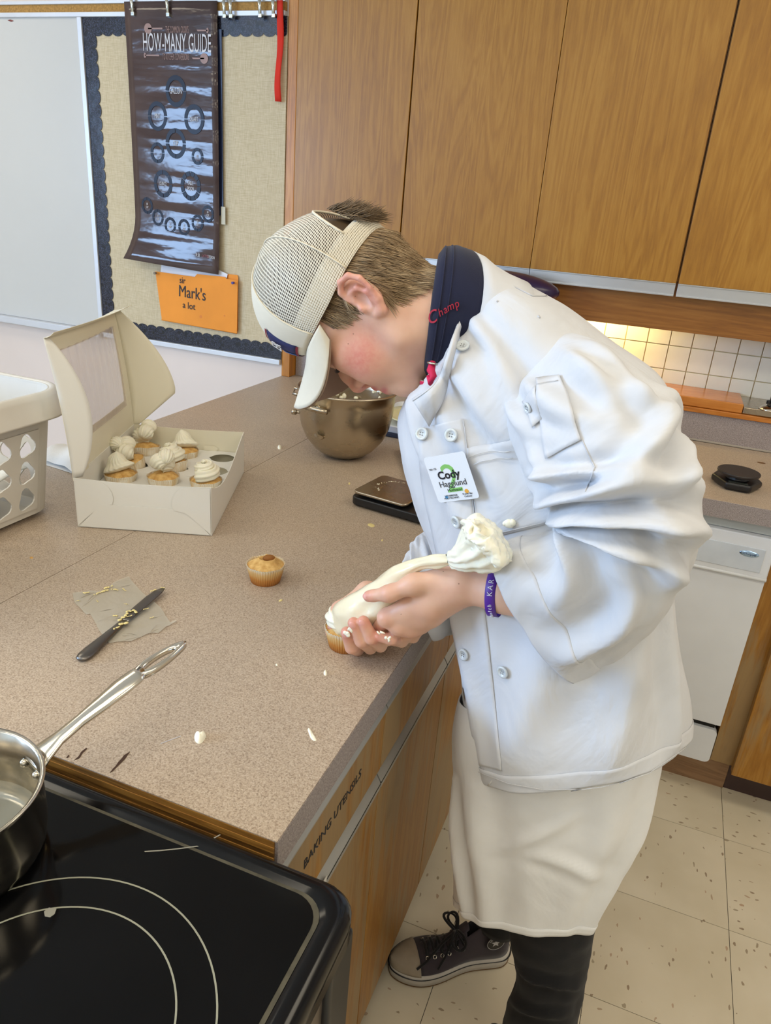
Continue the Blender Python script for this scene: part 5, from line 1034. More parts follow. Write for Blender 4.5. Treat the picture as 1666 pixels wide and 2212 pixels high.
def cap_panel(t0, t1, h0, h1, nu, nv, off=0.0, keep=None):
    m = MB(); pts = []; uv = []
    for j in range(nv + 1):
        for i in range(nu + 1):
            a = t0 + (t1 - t0) * i / nu; b = h0 + (h1 - h0) * j / nv; pts.append(cap_w(a, b, off)); uv.append((a * .1 * (1 - .75 * b), b * .17))
    fs = [(j * (nu + 1) + i, j * (nu + 1) + i + 1, (j + 1) * (nu + 1) + i + 1, (j + 1) * (nu + 1) + i) for j in range(nv) for i in range(nu) if keep is None or keep(t0 + (t1 - t0) * (i + .5) / nu, h0 + (h1 - h0) * (j + .5) / nv)]
    return m.add(pts, fs), uv
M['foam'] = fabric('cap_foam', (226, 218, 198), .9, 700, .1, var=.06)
ms = NT('cap_mesh'); uvn = ms.new('ShaderNodeUVMap'); mp = ms.new('ShaderNodeMapping'); mp.inputs['Scale'].default_value = (330, 400, 1); ms.lk(uvn.outputs[0], mp.inputs[0]); sx = ms.new('ShaderNodeSeparateXYZ'); ms.lk(mp.outputs[0], sx.inputs[0])
row = ms.math('FLOOR', sx.outputs['Y']); xx = ms.math('ADD', sx.outputs['X'], ms.math('MULTIPLY', ms.math('MODULO', row, 2.0), .5)); fx_ = ms.math('SUBTRACT', ms.math('FRACT', xx), .5); fy_ = ms.math('SUBTRACT', ms.math('FRACT', sx.outputs['Y']), .5)
dd = ms.math('SQRT', ms.math('ADD', ms.math('MULTIPLY', fx_, fx_), ms.math('MULTIPLY', fy_, fy_))); ho = ms.math('GREATER_THAN', dd, .34); ms.lk(ho, ms.b.inputs['Alpha']); ms.col(ms.ramp(ms.noise(ms.coords(), 20, 3), [(.3, srgb(214, 204, 182)), (.7, srgb(232, 226, 210))])); ms.set(Roughness=.7); M['mesh'] = ms.m
FA = R_(60); shaded_hair_dome()
m, uv = cap_panel(-FA, FA, 0, 1, 30, 24); obj('front_panel', m, M['foam'], cap, smooth=True, solid=.002, soff=0)
def keep(a, b): return not (abs(abs(a) - math.pi) < R_(40) and .13 < b < .13 + .40 * math.sqrt(max(0, 1 - ((abs(abs(a) - math.pi)) / R_(40)) ** 2)))
m, uv = cap_panel(FA, 2 * math.pi - FA, .0, 1, 72, 40, 0, keep); obj('mesh_panel', m, M['mesh'], cap, smooth=True, uv=uv)
M['cap_tape'] = fabric('cap_tape', (226, 216, 192), .9, 700, .1, var=.08)
m, uv = cap_panel(FA, 2 * math.pi - FA, 0, .15, 72, 4, -.0022, lambda a, b: True); obj('sweat_band', m, M['cap_tape'], cap, smooth=True, solid=.001)
m = MB()
for a in (FA, -FA, R_(118), -R_(118), 0.0): m.tube([cap_w(a, t, .0012) for t in np.linspace(.0, 1, 24)], .0010 if abs(a) > .1 else .0005, 6)
arch = [(math.pi - R_(40) * math.cos(t), .13 + .40 * math.sin(t)) for t in np.linspace(0, math.pi, 26)]; m.tube([cap_w(a, b, .0005) for a, b in arch], .0017, 6)
obj('seam_tape', m, M['cap_tape'], cap, smooth=True)
obj('top_button', MB().ball(HW(.038, .184, 0), (.007, .007, .005)), M['cap_tape'], cap, smooth=True)
def brim_pt(a, b, low=0):                                 # a: -1..1 across, b: 0 root .. 1 edge
    th_ = a * R_(72); p0 = cap_pt(th_, 0.0, .001); s = p0[2] * (1 - .10 * b * abs(a)); ext = .082 * math.cos(a * math.pi / 2 * .985) ** .5; f = p0[0] + ext * b; u = p0[1] - .003 - 13.5 * s * s * b * (ext / .082) ** 1.2 - .010 * b; return HW(f, u - low, s)
m = MB().grid(lambda a, b: brim_pt(2 * a - 1, b), 40, 14); obj('brim', m, M['foam'], cap, smooth=True, solid=.003, soff=1)
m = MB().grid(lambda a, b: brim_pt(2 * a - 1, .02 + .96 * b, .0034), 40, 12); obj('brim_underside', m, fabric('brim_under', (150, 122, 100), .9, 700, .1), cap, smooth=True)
m = MB()
for bb in (.2, .35, .5, .65, .8, .93): m.tube([brim_pt(x, bb, -.0032) for x in np.linspace(-.93, .93, 40)], .0004, 4)
obj('stitching', m, plain('stitch', (150, 140, 120), .8), cap)
m, uv = cap_panel(-R_(40), R_(40), .08, .36, 16, 8, .0022); bd_ = obj('badge', m, plain('badge_navy', (40, 44, 92), .8), cap, smooth=True, solid=.0012)
m, uv = cap_panel(-R_(41), R_(41), .065, .085, 16, 2, .003); m2, _ = cap_panel(-R_(41), R_(41), .355, .375, 16, 2, .003); m.add(m2.v, m2.f); obj('badge_border', m, plain('badge_red', (130, 28, 48), .8), bd_, smooth=True)
m, uv = cap_panel(R_(2), R_(22), .09, .2, 6, 4, .003); obj('badge_patch', m, plain('badge_blue', (50, 110, 190), .7), bd_, smooth=True)
bo_ = cap_w(R_(30), .24, .005); text('lettering', 'ER', .024, bo_, nrm(cap_w(R_(38), .24) - cap_w(R_(22), .24)), nrm(cap_w(R_(30), .34) - cap_w(R_(30), .14)), plain('badge_white', (226, 222, 220), .7), bd_, xs=.8)
# ---- clothes: lofted cloth with folds
def crom(P, n):
    P = np.array(P, float); k = len(P); t = np.linspace(0, k - 1, n); out = []
    for x in t:
        i = min(int(x), k - 2); u = x - i; p0, p1, p2, p3 = P[max(i - 1, 0)], P[i], P[i + 1], P[min(i + 2, k - 1)]
        out.append(.5 * (2 * p1 + (p2 - p0) * u + (2 * p0 - 5 * p1 + 4 * p2 - p3) * u * u + (3 * p1 - p0 - 3 * p2 + p3) * u ** 3))
    return np.array(out)
def loft(rings, ns, nt, fold=None, expo=2.0, zk=.5):
    """rings: (ax, ay, bx, by, y, rd) silhouettes of the garment at its own distance; -> points [ns, nt, 3]"""
    C, A, Rd = [], [], []
    K = []
    for ax, ay, bx, by, y, rd, *kk in rings:
        K.append([kk[0] if kk else 0.0]); a, b = on_y(ax, ay, y), on_y(bx, by, y); C.append((a + b) / 2); A.append((b - a) / 2); Rd.append([rd])
    C, A, Rd, K = crom(C, ns), crom(A, ns), crom(Rd, ns)[:, 0], crom(K, ns)[:, 0]; G = np.zeros((ns, nt, 3)); T = np.gradient(C, axis=0)
    th = np.linspace(0, 2 * math.pi, nt, endpoint=False); ct, st = np.cos(th), np.sin(th); e = 2 / expo
    cx, sx_ = np.sign(ct) * np.abs(ct) ** e, np.sign(st) * np.abs(st) ** e
    for i in range(ns):
        n = CAM_POS - C[i]; n[2] *= zk; n = nrm(n) + np.array([-.95, 0, .30]) * K[i]
        G[i] = C[i] + cx[:, None] * A[i] + sx_[:, None] * n * Rd[i]
    if fold is not None:
        du = np.roll(G, -1, 1) - np.roll(G, 1, 1); dv = np.gradient(G, axis=0); N = np.cross(du, dv); N /= np.linalg.norm(N, axis=-1, keepdims=True) + 1e-9
        cc = G.mean(1, keepdims=True); N *= np.sign(((G - cc) * N).sum(-1, keepdims=True))
        S, TH = np.meshgrid(np.linspace(0, 1, ns), th, indexing='ij'); G = G + N * fold(S, TH)[..., None]
    return G
def nz(S, TH, fs, ft, seed, tw=0.0, oct=2):
    out = np.zeros_like(S)
    for i in range(S.shape[0]):
        for j in range(S.shape[1]):
            th = TH[i, j] + tw * S[i, j]; v = Vector((math.cos(th) * ft + seed, math.sin(th) * ft, S[i, j] * fs)); out[i, j] = MN.noise(v) + (.5 * MN.noise(v * 2.03) if oct > 1 else 0)
    return out
def ridge(x, w=1.0): return np.exp(-(x / w) ** 2)
def wrapd(a, b): return (a - b + math.pi) % (2 * math.pi) - math.pi
def line_fold(S, TH, s0, t0, s1, t1, w, amp, asym=.5):
    """one soft fold running from (s0,t0) to (s1,t1) in cloth coordinates"""
    k = .16; x, y = S, wrapd(TH, (t0 + t1) / 2) * k; ax_, ay_, bx_, by_ = s0, wrapd(t0, (t0 + t1) / 2) * k, s1, wrapd(t1, (t0 + t1) / 2) * k
    dx, dy = bx_ - ax_, by_ - ay_; L2 = dx * dx + dy * dy; h = np.clip(((x - ax_) * dx + (y - ay_) * dy) / L2, 0, 1); px_, py_ = x - ax_ - h * dx, y - ay_ - h * dy; d = (dx * py_ - dy * px_) / math.sqrt(L2) ; dd = np.hypot(px_, py_)
    env = np.sin(np.clip(h, .02, .98) * math.pi) ** .5
    return amp * env * (np.exp(-(dd / w) ** 2) - asym * np.exp(-((dd - 1.6 * w) / (1.1 * w)) ** 2))
def grid_obj(name, G, mat, parent, close=True, solid=.0022, trim=None, uv=False, subd=0):
    ns, nt = G.shape[:2]; m = MB(); fs = []
    for i in range(ns - 1):
        for j in range(nt if close else nt - 1):
            j2 = (j + 1) % nt
            if trim is None or trim(i / (ns - 1), 2 * math.pi * (j + .5) / nt): fs.append((i * nt + j, i * nt + j2, (i + 1) * nt + j2, (i + 1) * nt + j))
    m.add(G.reshape(-1, 3), fs); return obj(name, m, mat, parent, smooth=True, solid=solid, fixn=True, subd=subd)
M['jacket'] = fabric('jacket_cotton', (212, 213, 216), .82, 1400, .05, .45, 9, sheen=.1, var=.015)
M['apron'] = fabric('apron_cotton', (234, 234, 233), .85, 1200, .05, .22, 8, sheen=.15, var=.03)
M['thread'] = plain('white_thread', (206, 206, 208), .8)
jk = bpy.data.objects.new('chef_jacket', None); link(jk, person); jk['label'] = 'loose white double-breasted cotton chef jacket'
TR = [(888, 850, 1078, 588, 1.03, .105), (872, 868, 1118, 596, 1.03, .135), (866, 908, 1215, 648, 1.035, .165), (880, 985, 1325, 738, 1.035, .18), (900, 1060, 1425, 815, 1.03, .18), (922, 1140, 1462, 930, 1.02, .175), (945, 1225, 1462, 1060, 1.01, .17), (968, 1315, 1452, 1190, 1.0, .165), (985, 1400, 1452, 1315, .99, .165), (999, 1490, 1472, 1440, .985, .165), (1010, 1575, 1490, 1530, .98, .168), (1018, 1648, 1496, 1594, .98, .17)]
PI = math.pi; NEAR = PI / 2
def tfold(S, TH):
    d = .006 * nz(S, TH, 2.2, 1.1, 3.1, .8) + .0025 * nz(S, TH, 5, 2.4, 9.7, 2.0)
    d *= np.clip((S - .02) / .1, 0, 1)
    for s0, t0, s1, t1, w_, a in ((.10, 2.35, .55, 2.0, .020, .010), (.14, 2.0, .45, 1.75, .018, .008), (.05, 1.6, .34, 1.5, .022, .012), (.04, 1.25, .30, 1.42, .014, .009), (.10, 1.75, .34, 1.62, .013, .009), (.55, 1.2, .95, 2.1, .03, .007), (.62, .7, .98, 1.3, .03, .008), (.5, 2.6, .98, 2.35, .02, .006), (.66, .35, .98, .55, .02, .008), (.60, 1.9, .80, .9, .022, .006)): d += line_fold(S, TH, s0, t0, s1, t1, w_, a)
    return d
GT = loft(TR, 120, 150, lambda S, TH: 1.5 * tfold(S, TH), 2.15)
torso = grid_obj('torso', GT, M['jacket'], jk)
SL = [(1092, 850, 1215, 712, .965, .070), (1083, 905, 1300, 738, .912, .096), (1112, 975, 1382, 800, .888, .104), (1134, 1030, 1448, 858, .868, .104), (1160, 1075, 1490, 950, .85, .104), (1196, 1108, 1522, 1075, .838, .104), (1216, 1128, 1508, 1200, .836, .100), (1206, 1138, 1450, 1318, .838, .094), (1176, 1148, 1378, 1394, .842, .086), (1138, 1164, 1308, 1448, .846, .078, .3), (1100, 1184, 1252, 1484, .848, .066, .8)]
def sfold(S, TH):
    d = .006 * nz(S, TH, 4, 1.3, 21.3, 2.0) + .0022 * nz(S, TH, 9, 2.6, 5.7, 3.0)
    for s0, t0, s1, t1, w_, a in ((.30, .15, .47, 2.0, .034, .014), (.42, 3.0, .47, .3, .028, .016), (.50, 3.05, .56, .25, .026, .022), (.58, 3.0, .64, .5, .026, .018), (.30, 2.6, .42, 1.3, .020, .014), (.08, 1.2, .34, .5, .028, .014), (.12, 2.3, .40, 2.3, .022, .012), (.66, 2.6, .90, 1.4, .030, .014), (.70, 1.2, .96, .7, .028, .012), (.46, 1.6, .70, 1.0, .03, -.008), (.04, 1.9, .24, 1.5, .024, .016), (.03, 2.5, .22, 2.0, .022, .012), (.05, 1.0, .26, 1.15, .026, .013), (.10, .5, .30, .8, .026, .013), (.28, .1, .36, -.5, .03, .012), (.4, .15, .47, .9, .02, .012)): d += line_fold(S, TH, s0, t0, s1, t1, w_, a)
    return d * np.clip(S / .05, .15, 1)
GS = loft(SL, 130, 120, lambda S, TH: (.55 + .85 * np.clip((S - .22) / .2, 0, 1)) * sfold(S, TH), 2.1, .9); sleeve_l = grid_obj('sleeve', GS, M['jacket'], jk)
SR = [(960, 985, 1100, 1080, 1.13, .06), (925, 1128, 1085, 1260, 1.075, .065), (898, 1168, 1010, 1350, 1.02, .062), (872, 1212, 938, 1382, .975, .056)]
GR = loft(SR, 50, 70, lambda S, TH: .006 * nz(S, TH, 5, 1.4, 41, 2) + line_fold(S, TH, .5, 2.8, .8, 1.2, .04, .010) + line_fold(S, TH, .7, 3.3, .95, 1.8, .03, .008), 2.1); grid_obj('sleeve', GR, M['jacket'], jk)
from mathutils.bvhtree import BVHTree
def bvh(G):
    ns, nt = G.shape[:2]; return BVHTree.FromPolygons([Vector(p) for p in G.reshape(-1, 3)], [(i * nt + j, i * nt + (j + 1) % nt, (i + 1) * nt + (j + 1) % nt, (i + 1) * nt + j) for i in range(ns - 1) for j in range(nt)])
BT, BS = bvh(GT), bvh(GS)
def hit(B, px, py, off=0.0, fallback=None):
    d = Vector(nrm(ray(px, py))); loc, n, i, dist = B.ray_cast(Vector(CAM_POS), d)
    if loc is None: loc, n, i, dist = B.find_nearest(Vector(on_y(px, py, .9 if fallback is None else fallback)))
    n = np.array(n); p = np.array(loc); n = n if n @ (CAM_POS - p) > 0 else -n; return p + n * off, n
def patch(name, B, quad, mat, parent, off=.0015, nu=14, nv=14, solid=.0012, soft=None):
    q = [np.array(x, float) for x in quad]
    def fn(a, b): p = (q[0] * (1 - a) + q[1] * a) * (1 - b) + (q[3] * (1 - a) + q[2] * a) * b; return hit(B, p[0], p[1], off + (soft(a, b) if soft else 0))[0]
    return obj(name, MB().grid(fn, nu, nv), mat, parent, smooth=True, solid=solid, soff=1, fixn=True)
def stitch(B, path, parent, r=.0005, off=.0012, name='stitching', mat=None, n=8):
    pts = []
    for i in range(len(path) - 1):
        for q in range(n): t = q / n; pts.append(hit(B, path[i][0] * (1 - t) + path[i + 1][0] * t, path[i][1] * (1 - t) + path[i + 1][1] * t, off)[0])
    return obj(name, MB().tube(pts, r, 5), mat or M['thread'], parent, smooth=True)
# hem, overlap, pocket and seams
gsz = GT.shape; hem = GT[-7:] + 0; cc = GT.mean(1, keepdims=True)[-7:]; hem = hem + (hem - cc) / np.linalg.norm(hem - cc, axis=-1, keepdims=True) * .0016; grid_obj('hem', hem, M['jacket'], jk, solid=.0012)
ovl = crom([(905, 925), (912, 1040), (938, 1165), (962, 1290), (986, 1420), (1003, 1540), (1021, 1648)], 80); ovr = crom([(1000, 905), (1016, 1010), (1028, 1140), (1044, 1280), (1060, 1420), (1073, 1540), (1085, 1664)], 80)
def ovp(a, b): i = int(round(b * 79)); p = ovl[i] * (1 - a) + ovr[i] * a; return hit(BT, p[0], p[1], .0020)[0]
obj('overlap_panel', MB().grid(ovp, 12, 80), M['jacket'], jk, smooth=True, solid=.0014, soff=1, fixn=True)
pk = patch('chest_pocket', BT, [(1010, 968), (1115, 948), (1206, 1125), (1035, 1168)], M['jacket'], jk, .0030, 18, 18, .0015)
stitch(BT, [(1018, 985), (1118, 966)], pk, .0006, .0058); stitch(BT, [(1030, 1000), (1122, 980)], pk, .0006, .0055); stitch(BT, [(1038, 1160), (1200, 1122)], pk, .0007, .0055)
stitch(BT, [(1000, 910), (1016, 1010), (1028, 1140)], jk, .0005, .0045)
stitch(BT, [(1056, 600), (1095, 612), (1150, 640), (1200, 640)], jk, .0012, .0007, 'shoulder_seam')
stitch(BT, [(1022, 1660), (1100, 1690), (1180, 1704), (1300, 1700), (1400, 1668), (1490, 1604)], jk, .0005, .003)
# buttons
M['button'] = plain('pearl_button', (208, 214, 216), .22, var=.02); M['button'].node_tree.nodes['Principled BSDF'].inputs['Coat Weight'].default_value = .4
def button(px, py, B=None, off=.004, r=.0088):
    p, n = hit(B or BT, px, py, off); z = nrm(n); x = nrm(np.cross([0, 0, 1.0], z)); y = np.cross(z, x); Mx = np.stack([x, y, z], 1)
    o = obj('button', MB().lathe([(r, 0), (r, .0016), (r * .85, .0026), (r * .6, .0022), (r * .56, .0015), (.0001, .0015)], 26, p, Mx), M['button'], jk, smooth=True)
    m = MB()
    for a in range(4): t = PI / 4 + a * PI / 2; m.lathe([(.0009, .0016), (.0009, .0018)], 8, p + Mx @ np.array([.0022 * math.cos(t), .0022 * math.sin(t), 0]), Mx)
    obj('thread_hole', m, plain('hole', (120, 122, 126), .7) if 'hole' not in M else M['hole'], o)
for a, b in ((1000, 752), (977, 940), (990, 1125), (1005, 1412), (1090, 1449), (914, 938)): button(a, b)
# name sticker on the chest
M['sticker'] = plain('sticker_paper', (236, 240, 246), .45, var=.005)
stq = [(940, 981), (1022, 968), (1040, 1064), (951, 1074)]; sp_c = [hit(BT, *q, .0045)[0] for q in stq]; so_ = np.mean(sp_c, 0); sr_ = (sp_c[1] + sp_c[2] - sp_c[0] - sp_c[3]) / 2; su_ = (sp_c[0] + sp_c[1] - sp_c[2] - sp_c[3]) / 2; sw_, sh_ = np.linalg.norm(sr_), np.linalg.norm(su_); sr_, su_ = nrm(sr_), nrm(su_); sn_ = nrm(np.cross(sr_, su_)); su_ = np.cross(sn_, sr_)
so_ = so_ + sn_ * (max((hit(BT, 940 + 25 * i + 3 * j, 975 + 24 * j, .0040)[0] - so_) @ sn_ for i in range(5) for j in range(5)) + .0004)
sk_ = obj('name_sticker', MB().prism(rrect(-sw_ / 2, sw_ / 2, -sh_ / 2, sh_ / 2, .004, 4), so_, sr_, su_, .0005), M['sticker'], jk)
def st_text(s, a, b, size, mat, xs=1, off=0.0007, o2=0):
    text('lettering', s, size, so_ + sr_ * (a - .5) * sw_ + su_ * (.5 - b) * sh_ + sn_ * off, sr_, su_, mat, sk_, xs=xs, ext=.0001, off=o2)
GRN = plain('sticker_green', (140, 204, 112), .5); INK = plain('sticker_ink', (26, 28, 38), .5)
st_text('2', .50, .54, .056, GRN, .95, .0007); st_text('Cody', .47, .43, .0150, INK, 1.0, .0010, .0004); st_text('Hagglund', .50, .62, .0118, plain('grey_ink', (60, 62, 72), .5), .95, .0010); st_text('Motivator', .50, .76, .0056, INK, 1, .0010)
st_text('TEA 123', .14, .27, .0036, INK, .9, .0010); st_text('LETHBRIDGE\nPOLYTECHNIC', .36, .90, .0034, INK, 1, .0010); st_text('Prairie Sky\nCulinary', .76, .90, .0034, INK, 1, .0010)
for a, b, r, c in ((.24, .90, .0022, (90, 160, 210)), (.76, .82, .0030, (240, 176, 70))):
    p = so_ + sr_ * (a - .5) * sw_ + su_ * (.5 - b) * sh_ + sn_ * .0007; z = sn_; x = sr_; obj('logo_mark', MB().lathe([(r, 0), (r, .0002)], 16, p, np.stack([x, np.cross(z, x), z], 1)), plain('logo', c, .5), sk_)
# sleeve pocket with pen-tab, seam, cuff
sp2 = patch('sleeve_pocket', BS, [(1158, 822), (1212, 812), (1258, 950), (1180, 992)], M['jacket'], jk, .0022, 12, 18, .0014)
stitch(BS, [(1160, 838), (1216, 826)], sp2, .0005, .0048)
tb = patch('button_tab', BS, [(1134, 868), (1158, 838), (1176, 905), (1152, 925)], M['jacket'], jk, .0028, 6, 6, .0014); button(1150, 878, BS, .0055, .0065)
stitch(BS, [(1162, 655), (1120, 690), (1092, 740), (1080, 800), (1080, 870)], jk, .0012, .0007, 'armhole_seam'); stitch(BS, [(1258, 950), (1285, 1010), (1262, 1070)], jk, .0008, .0005, 'sleeve_seam')
cu = GS[-13:] + 0; cc = GS.mean(1, keepdims=True)[-13:]; cu = cu + (cu - cc) / np.linalg.norm(cu - cc, axis=-1, keepdims=True) * .0010; grid_obj('cuff', cu, M['jacket'], jk, solid=.0008)
# collar band and turned lapel
def ringpts(c, ax, r1, r2, ref, n=64):
    ax = nrm(ax); u = nrm(np.array(ref) - ax * (np.array(ref) @ ax)); v = np.cross(ax, u); return [np.array(c) + u * r1 * math.cos(t) + v * r2 * math.sin(t) for t in np.linspace(0, 2 * PI, n, endpoint=False)]
def ringloft(name, rings, mat, parent, solid=.0025, cap_=None, wob=None, close=True, skip=None):
    m = MB(); n = len(rings[0]); m.add([p for r in rings for p in r], [(i * n + j, i * n + (j + 1) % n, (i + 1) * n + (j + 1) % n, (i + 1) * n + j) for i in range(len(rings) - 1) for j in range(n) if skip is None or not skip(j / n)]); return obj(name, m, mat, parent, smooth=True, solid=solid, soff=0)
def ovalring(top, bot, y, rd, n=72, dx=.5):                   # oval through two silhouette points
    a, b = on_y(*top, y), on_y(*bot, y); c = (a + b) / 2; u = (a - b) / 2; w_ = nrm(np.array([dx, -1.0, .15])); return [c + u * math.cos(t) + w_ * rd * math.sin(t) for t in np.linspace(0, 2 * PI, n, endpoint=False)]
M['navy'] = fabric('navy_fleece', (22, 26, 54), .95, 500, .25, var=.1, sheen=.12)
hd_ = bpy.data.objects.new('hooded_sweatshirt', None); link(hd_, person); hd_['label'] = 'navy sweatshirt collar with red script and pink drawcord'
hr = [ovalring((948, 575), (918, 795), .985, .070, 72, .30), ovalring((952, 552), (920, 808), .985, .078, 72, .30), ovalring((962, 538), (924, 815), .990, .088, 72, .34), ovalring((985, 535), (934, 818), 1.0, .096, 72, .42), ovalring((1012, 545), (948, 822), 1.01, .100, 72, .55), ovalring((1045, 575), (975, 825), 1.02, .100, 72, .6)]
ringloft('collar', hr, M['navy'], hd_, .006)
for k in (2, 3): obj('collar_seam', MB().tube([p * 1 + nrm(p - np.mean(hr[k], 0)) * .0035 for p in (hr[k] if k == 2 else [a * .6 + b * .4 for a, b in zip(hr[3], hr[2])])], .0008, 5, closed=True), M['navy'], hd_, smooth=True)
RED = plain('red_script', (170, 34, 56), .8); Bh = BVHTree.FromPolygons([Vector(p) for r in hr for p in r], [(i * 72 + j, i * 72 + (j + 1) % 72, (i + 1) * 72 + (j + 1) % 72, (i + 1) * 72 + j) for i in range(5) for j in range(72)])
for ch, px, py, sz in (('C', 938, 686, .023), ('h', 951, 675, .0135), ('a', 961, 669, .0135), ('m', 972, 663, .0135), ('p', 984, 657, .0135)):
    p, n = hit(Bh, px, py, .0052); q, _ = hit(Bh, px + 12, py - 7, .0052); text('lettering', ch, sz, p, nrm(q - p), np.cross(n, nrm(q - p)), RED, hd_, xs=.9, shear=.3, ext=.0003)
PINK = plain('pink_cord', (206, 24, 76), .7)
obj('drawcord', MB().tube([J(935, 783, .905), J(931, 800, .897), J(936, 812, .893), J(930, 826, .893), J(926, 812, .898)], [.0045, .0055, .005, .0045, .003], 10).tube([J(912, 826, .925), J(922, 832, .915), J(926, 840, .91)], .0038, 8), PINK, hd_, smooth=True)
obj('grommet', MB().tube(ovalring((925, 783), (944, 787), .9, .005, 20), .0016, 6, closed=True).tube(ovalring((910, 822), (923, 828), .925, .005, 20), .0016, 6, closed=True), metal('grommet', (190, 186, 176), .3), hd_, smooth=True)
cr = [ovalring((1012, 543), (925, 850), 1.01, .108, 72, .72), ovalring((1030, 552), (936, 850), 1.015, .112, 72, .74), ovalring((1052, 572), (948, 852), 1.02, .116, 72, .74), ovalring((1082, 590), (955, 858), 1.03, .122, 72, .72), ovalring((1118, 606), (960, 866), 1.03, .128, 72, .7)]
ringloft('collar', cr, M['jacket'], jk, .0025, skip=lambda t: .40 < t < .56)
def pfill(name, pts, mat, parent, solid=.0016, sub=2, crv=.0):
    bm_ = bmesh.new(); f = bm_.faces.new([bm_.verts.new(p) for p in pts]); bmesh.ops.triangulate(bm_, faces=[f])
    for _ in range(sub): bmesh.ops.subdivide_edges(bm_, edges=bm_.edges[:], cuts=1)
    bm_.verts.ensure_lookup_table(); m = MB(); m.add([v.co[:] for v in bm_.verts], [[v.index for v in f.verts] for f in bm_.faces]); bm_.free(); return obj(name, m, mat, parent, smooth=True, solid=solid, soff=0)
def lap(a, b):
    q0 = np.array([(1020, 668), (985, 700), (962, 770), (948, 815), (890, 862)][0]); 
    edge = crom([(1008, 655), (984, 712), (958, 785), (938, 828), (890, 862)], 24); roll = crom([(1014, 672), (990, 735), (972, 805), (960, 858), (927, 922)], 24); i = min(int(a * 23), 23); p = edge[i] * (1 - b) + roll[i] * b
    y0 = .885 + .012 * a; B_, n_ = hit(BT, roll[i][0], roll[i][1], .003); y = B_[1] - .016 * math.sin(PI * min(1, b * .9 + .1)) * (1 - b * .6) - .004; return on_y(p[0], p[1], y)
lp = obj('lapel', MB().grid(lap, 24, 8), M['jacket'], jk, smooth=True, solid=.0018, soff=0)
obj('stitching', MB().tube([lap(i / 23, .06) + np.array([0, -.0018, 0]) for i in range(24)], .0006, 5), M['thread'], lp, smooth=True)
# wristband
wb_c, wb_ax = J(1072, 1276, .848), nrm(J(1085, 1276, .848) - WL); wv = np.array([0, -1.0, 0]); wu = nrm(np.cross(wb_ax, wv)); wv = np.cross(wu, wb_ax)
def wring(d, r): return [wb_c + wb_ax * d + r * (wu * math.cos(t) * 1.12 + wv * math.sin(t)) + np.array([0, 0, -.001]) for t in np.linspace(0, 2 * PI, 60, endpoint=False)]
M['purple_band'] = plain('purple_silicone', (84, 36, 150), .45)
wbd_ = ringloft('wristband', [wring(-.0065, .0288), wring(-.006, .0296), wring(.006, .0296), wring(.0065, .0288)], M['purple_band'], person, .0015)
WT = plain('band_white', (226, 222, 230), .6)
zu = wu if wu[2] > 0 else -wu; vc = wv if wv @ (CAM_POS - wb_c) > 0 else -wv
for s, a, dl, sz in (('Health', -.95, .155, .0075), ('KAR', .30, .24, .0095)):
    for k, ch in enumerate(s):
        t = a + k * dl; pos = wb_c + .0310 * (vc * math.cos(t) + zu * math.sin(t) * 1.10) + np.array([0, 0, -.001]); rd_ = nrm(-vc * math.sin(t) + zu * math.cos(t) * 1.12); text('lettering', ch, sz, pos, rd_, -wb_ax, WT, wbd_, ext=.0003)
# frosting on the hands and jacket
fb = MB()
for px, py, y, r in ((872, 1268, .8195, (.004, .0015, .006)), (866, 1273, .822, (.002, .0012, .003)), (838, 1380, .826, (.003, .002, .004)), (822, 1366, .824, (.005, .002, .002)), (748, 1370, .820, (.005, .002, .005)), (757, 1358, .820, (.0025, .002, .006)), (960, 1312, .832, (.003, .0015, .0015))): [fb.ball(J(px + random.uniform(-5, 5), py + random.uniform(-4, 4), y), (r[0] * random.uniform(.4, .9), r[1] * .8, r[2] * random.uniform(.4, .9)), 8, 6, np.array(Euler((0, random.uniform(-.8, .8), 0)).to_matrix())) for _ in range(4)]
tag(obj('frosting_smear', fb, M['frost'], person, smooth=True), kind='stuff')
p, n = hit(BT, 1104, 1126, .006); fb = MB().ball(p, (.007, .004, .006), 12, 8).ball(p + np.array([.004, 0, .002]), (.005, .004, .005), 10, 8).ball(p + np.array([-.005, 0, -.001]), .0035, 8, 6); tag(obj('frosting_smear', fb, M['frost'], jk, smooth=True), kind='stuff')
# apron
AP = [(992, 1500, 1440, 1450, .985, .150), (978, 1580, 1438, 1560, .985, .150), (976, 1690, 1422, 1660, .98, .150), (977, 1790, 1398, 1770, .97, .140), (980, 1868, 1350, 1870, .955, .120), (984, 1948, 1284, 1996, .94, .095)]
def afold(S, TH):
    d = .006 * nz(S, TH, 1.4, 1.6, 61, .6) + .002 * nz(S, TH, 5, 3, 71, 1)
    for s0, t0, s1, t1, w_, a in ((.35, 2.75, 1.0, 2.45, .020, .016), (.35, 2.3, 1.0, 2.05, .03, .012), (.3, .9, .95, 1.0, .035, .008), (.4, .35, 1.0, .5, .03, .010), (.6, 1.6, .8, .7, .02, .006), (.45, 1.3, .6, 1.9, .02, .005)): d += line_fold(S, TH, s0, t0, s1, t1, w_, a)
    return d
GA = loft(AP, 70, 120, afold, 2.1); ap_ = bpy.data.objects.new('apron', None); link(ap_, person); ap_['label'] = 'long white bib apron skirt under the jacket'
grid_obj('skirt', GA, M['apron'], ap_); hm_ = GA[-4:]; cc = hm_.mean(1, keepdims=True); grid_obj('hem', hm_ + (hm_ - cc) / np.linalg.norm(hm_ - cc, axis=-1, keepdims=True) * .0016, M['apron'], ap_, solid=.0012)
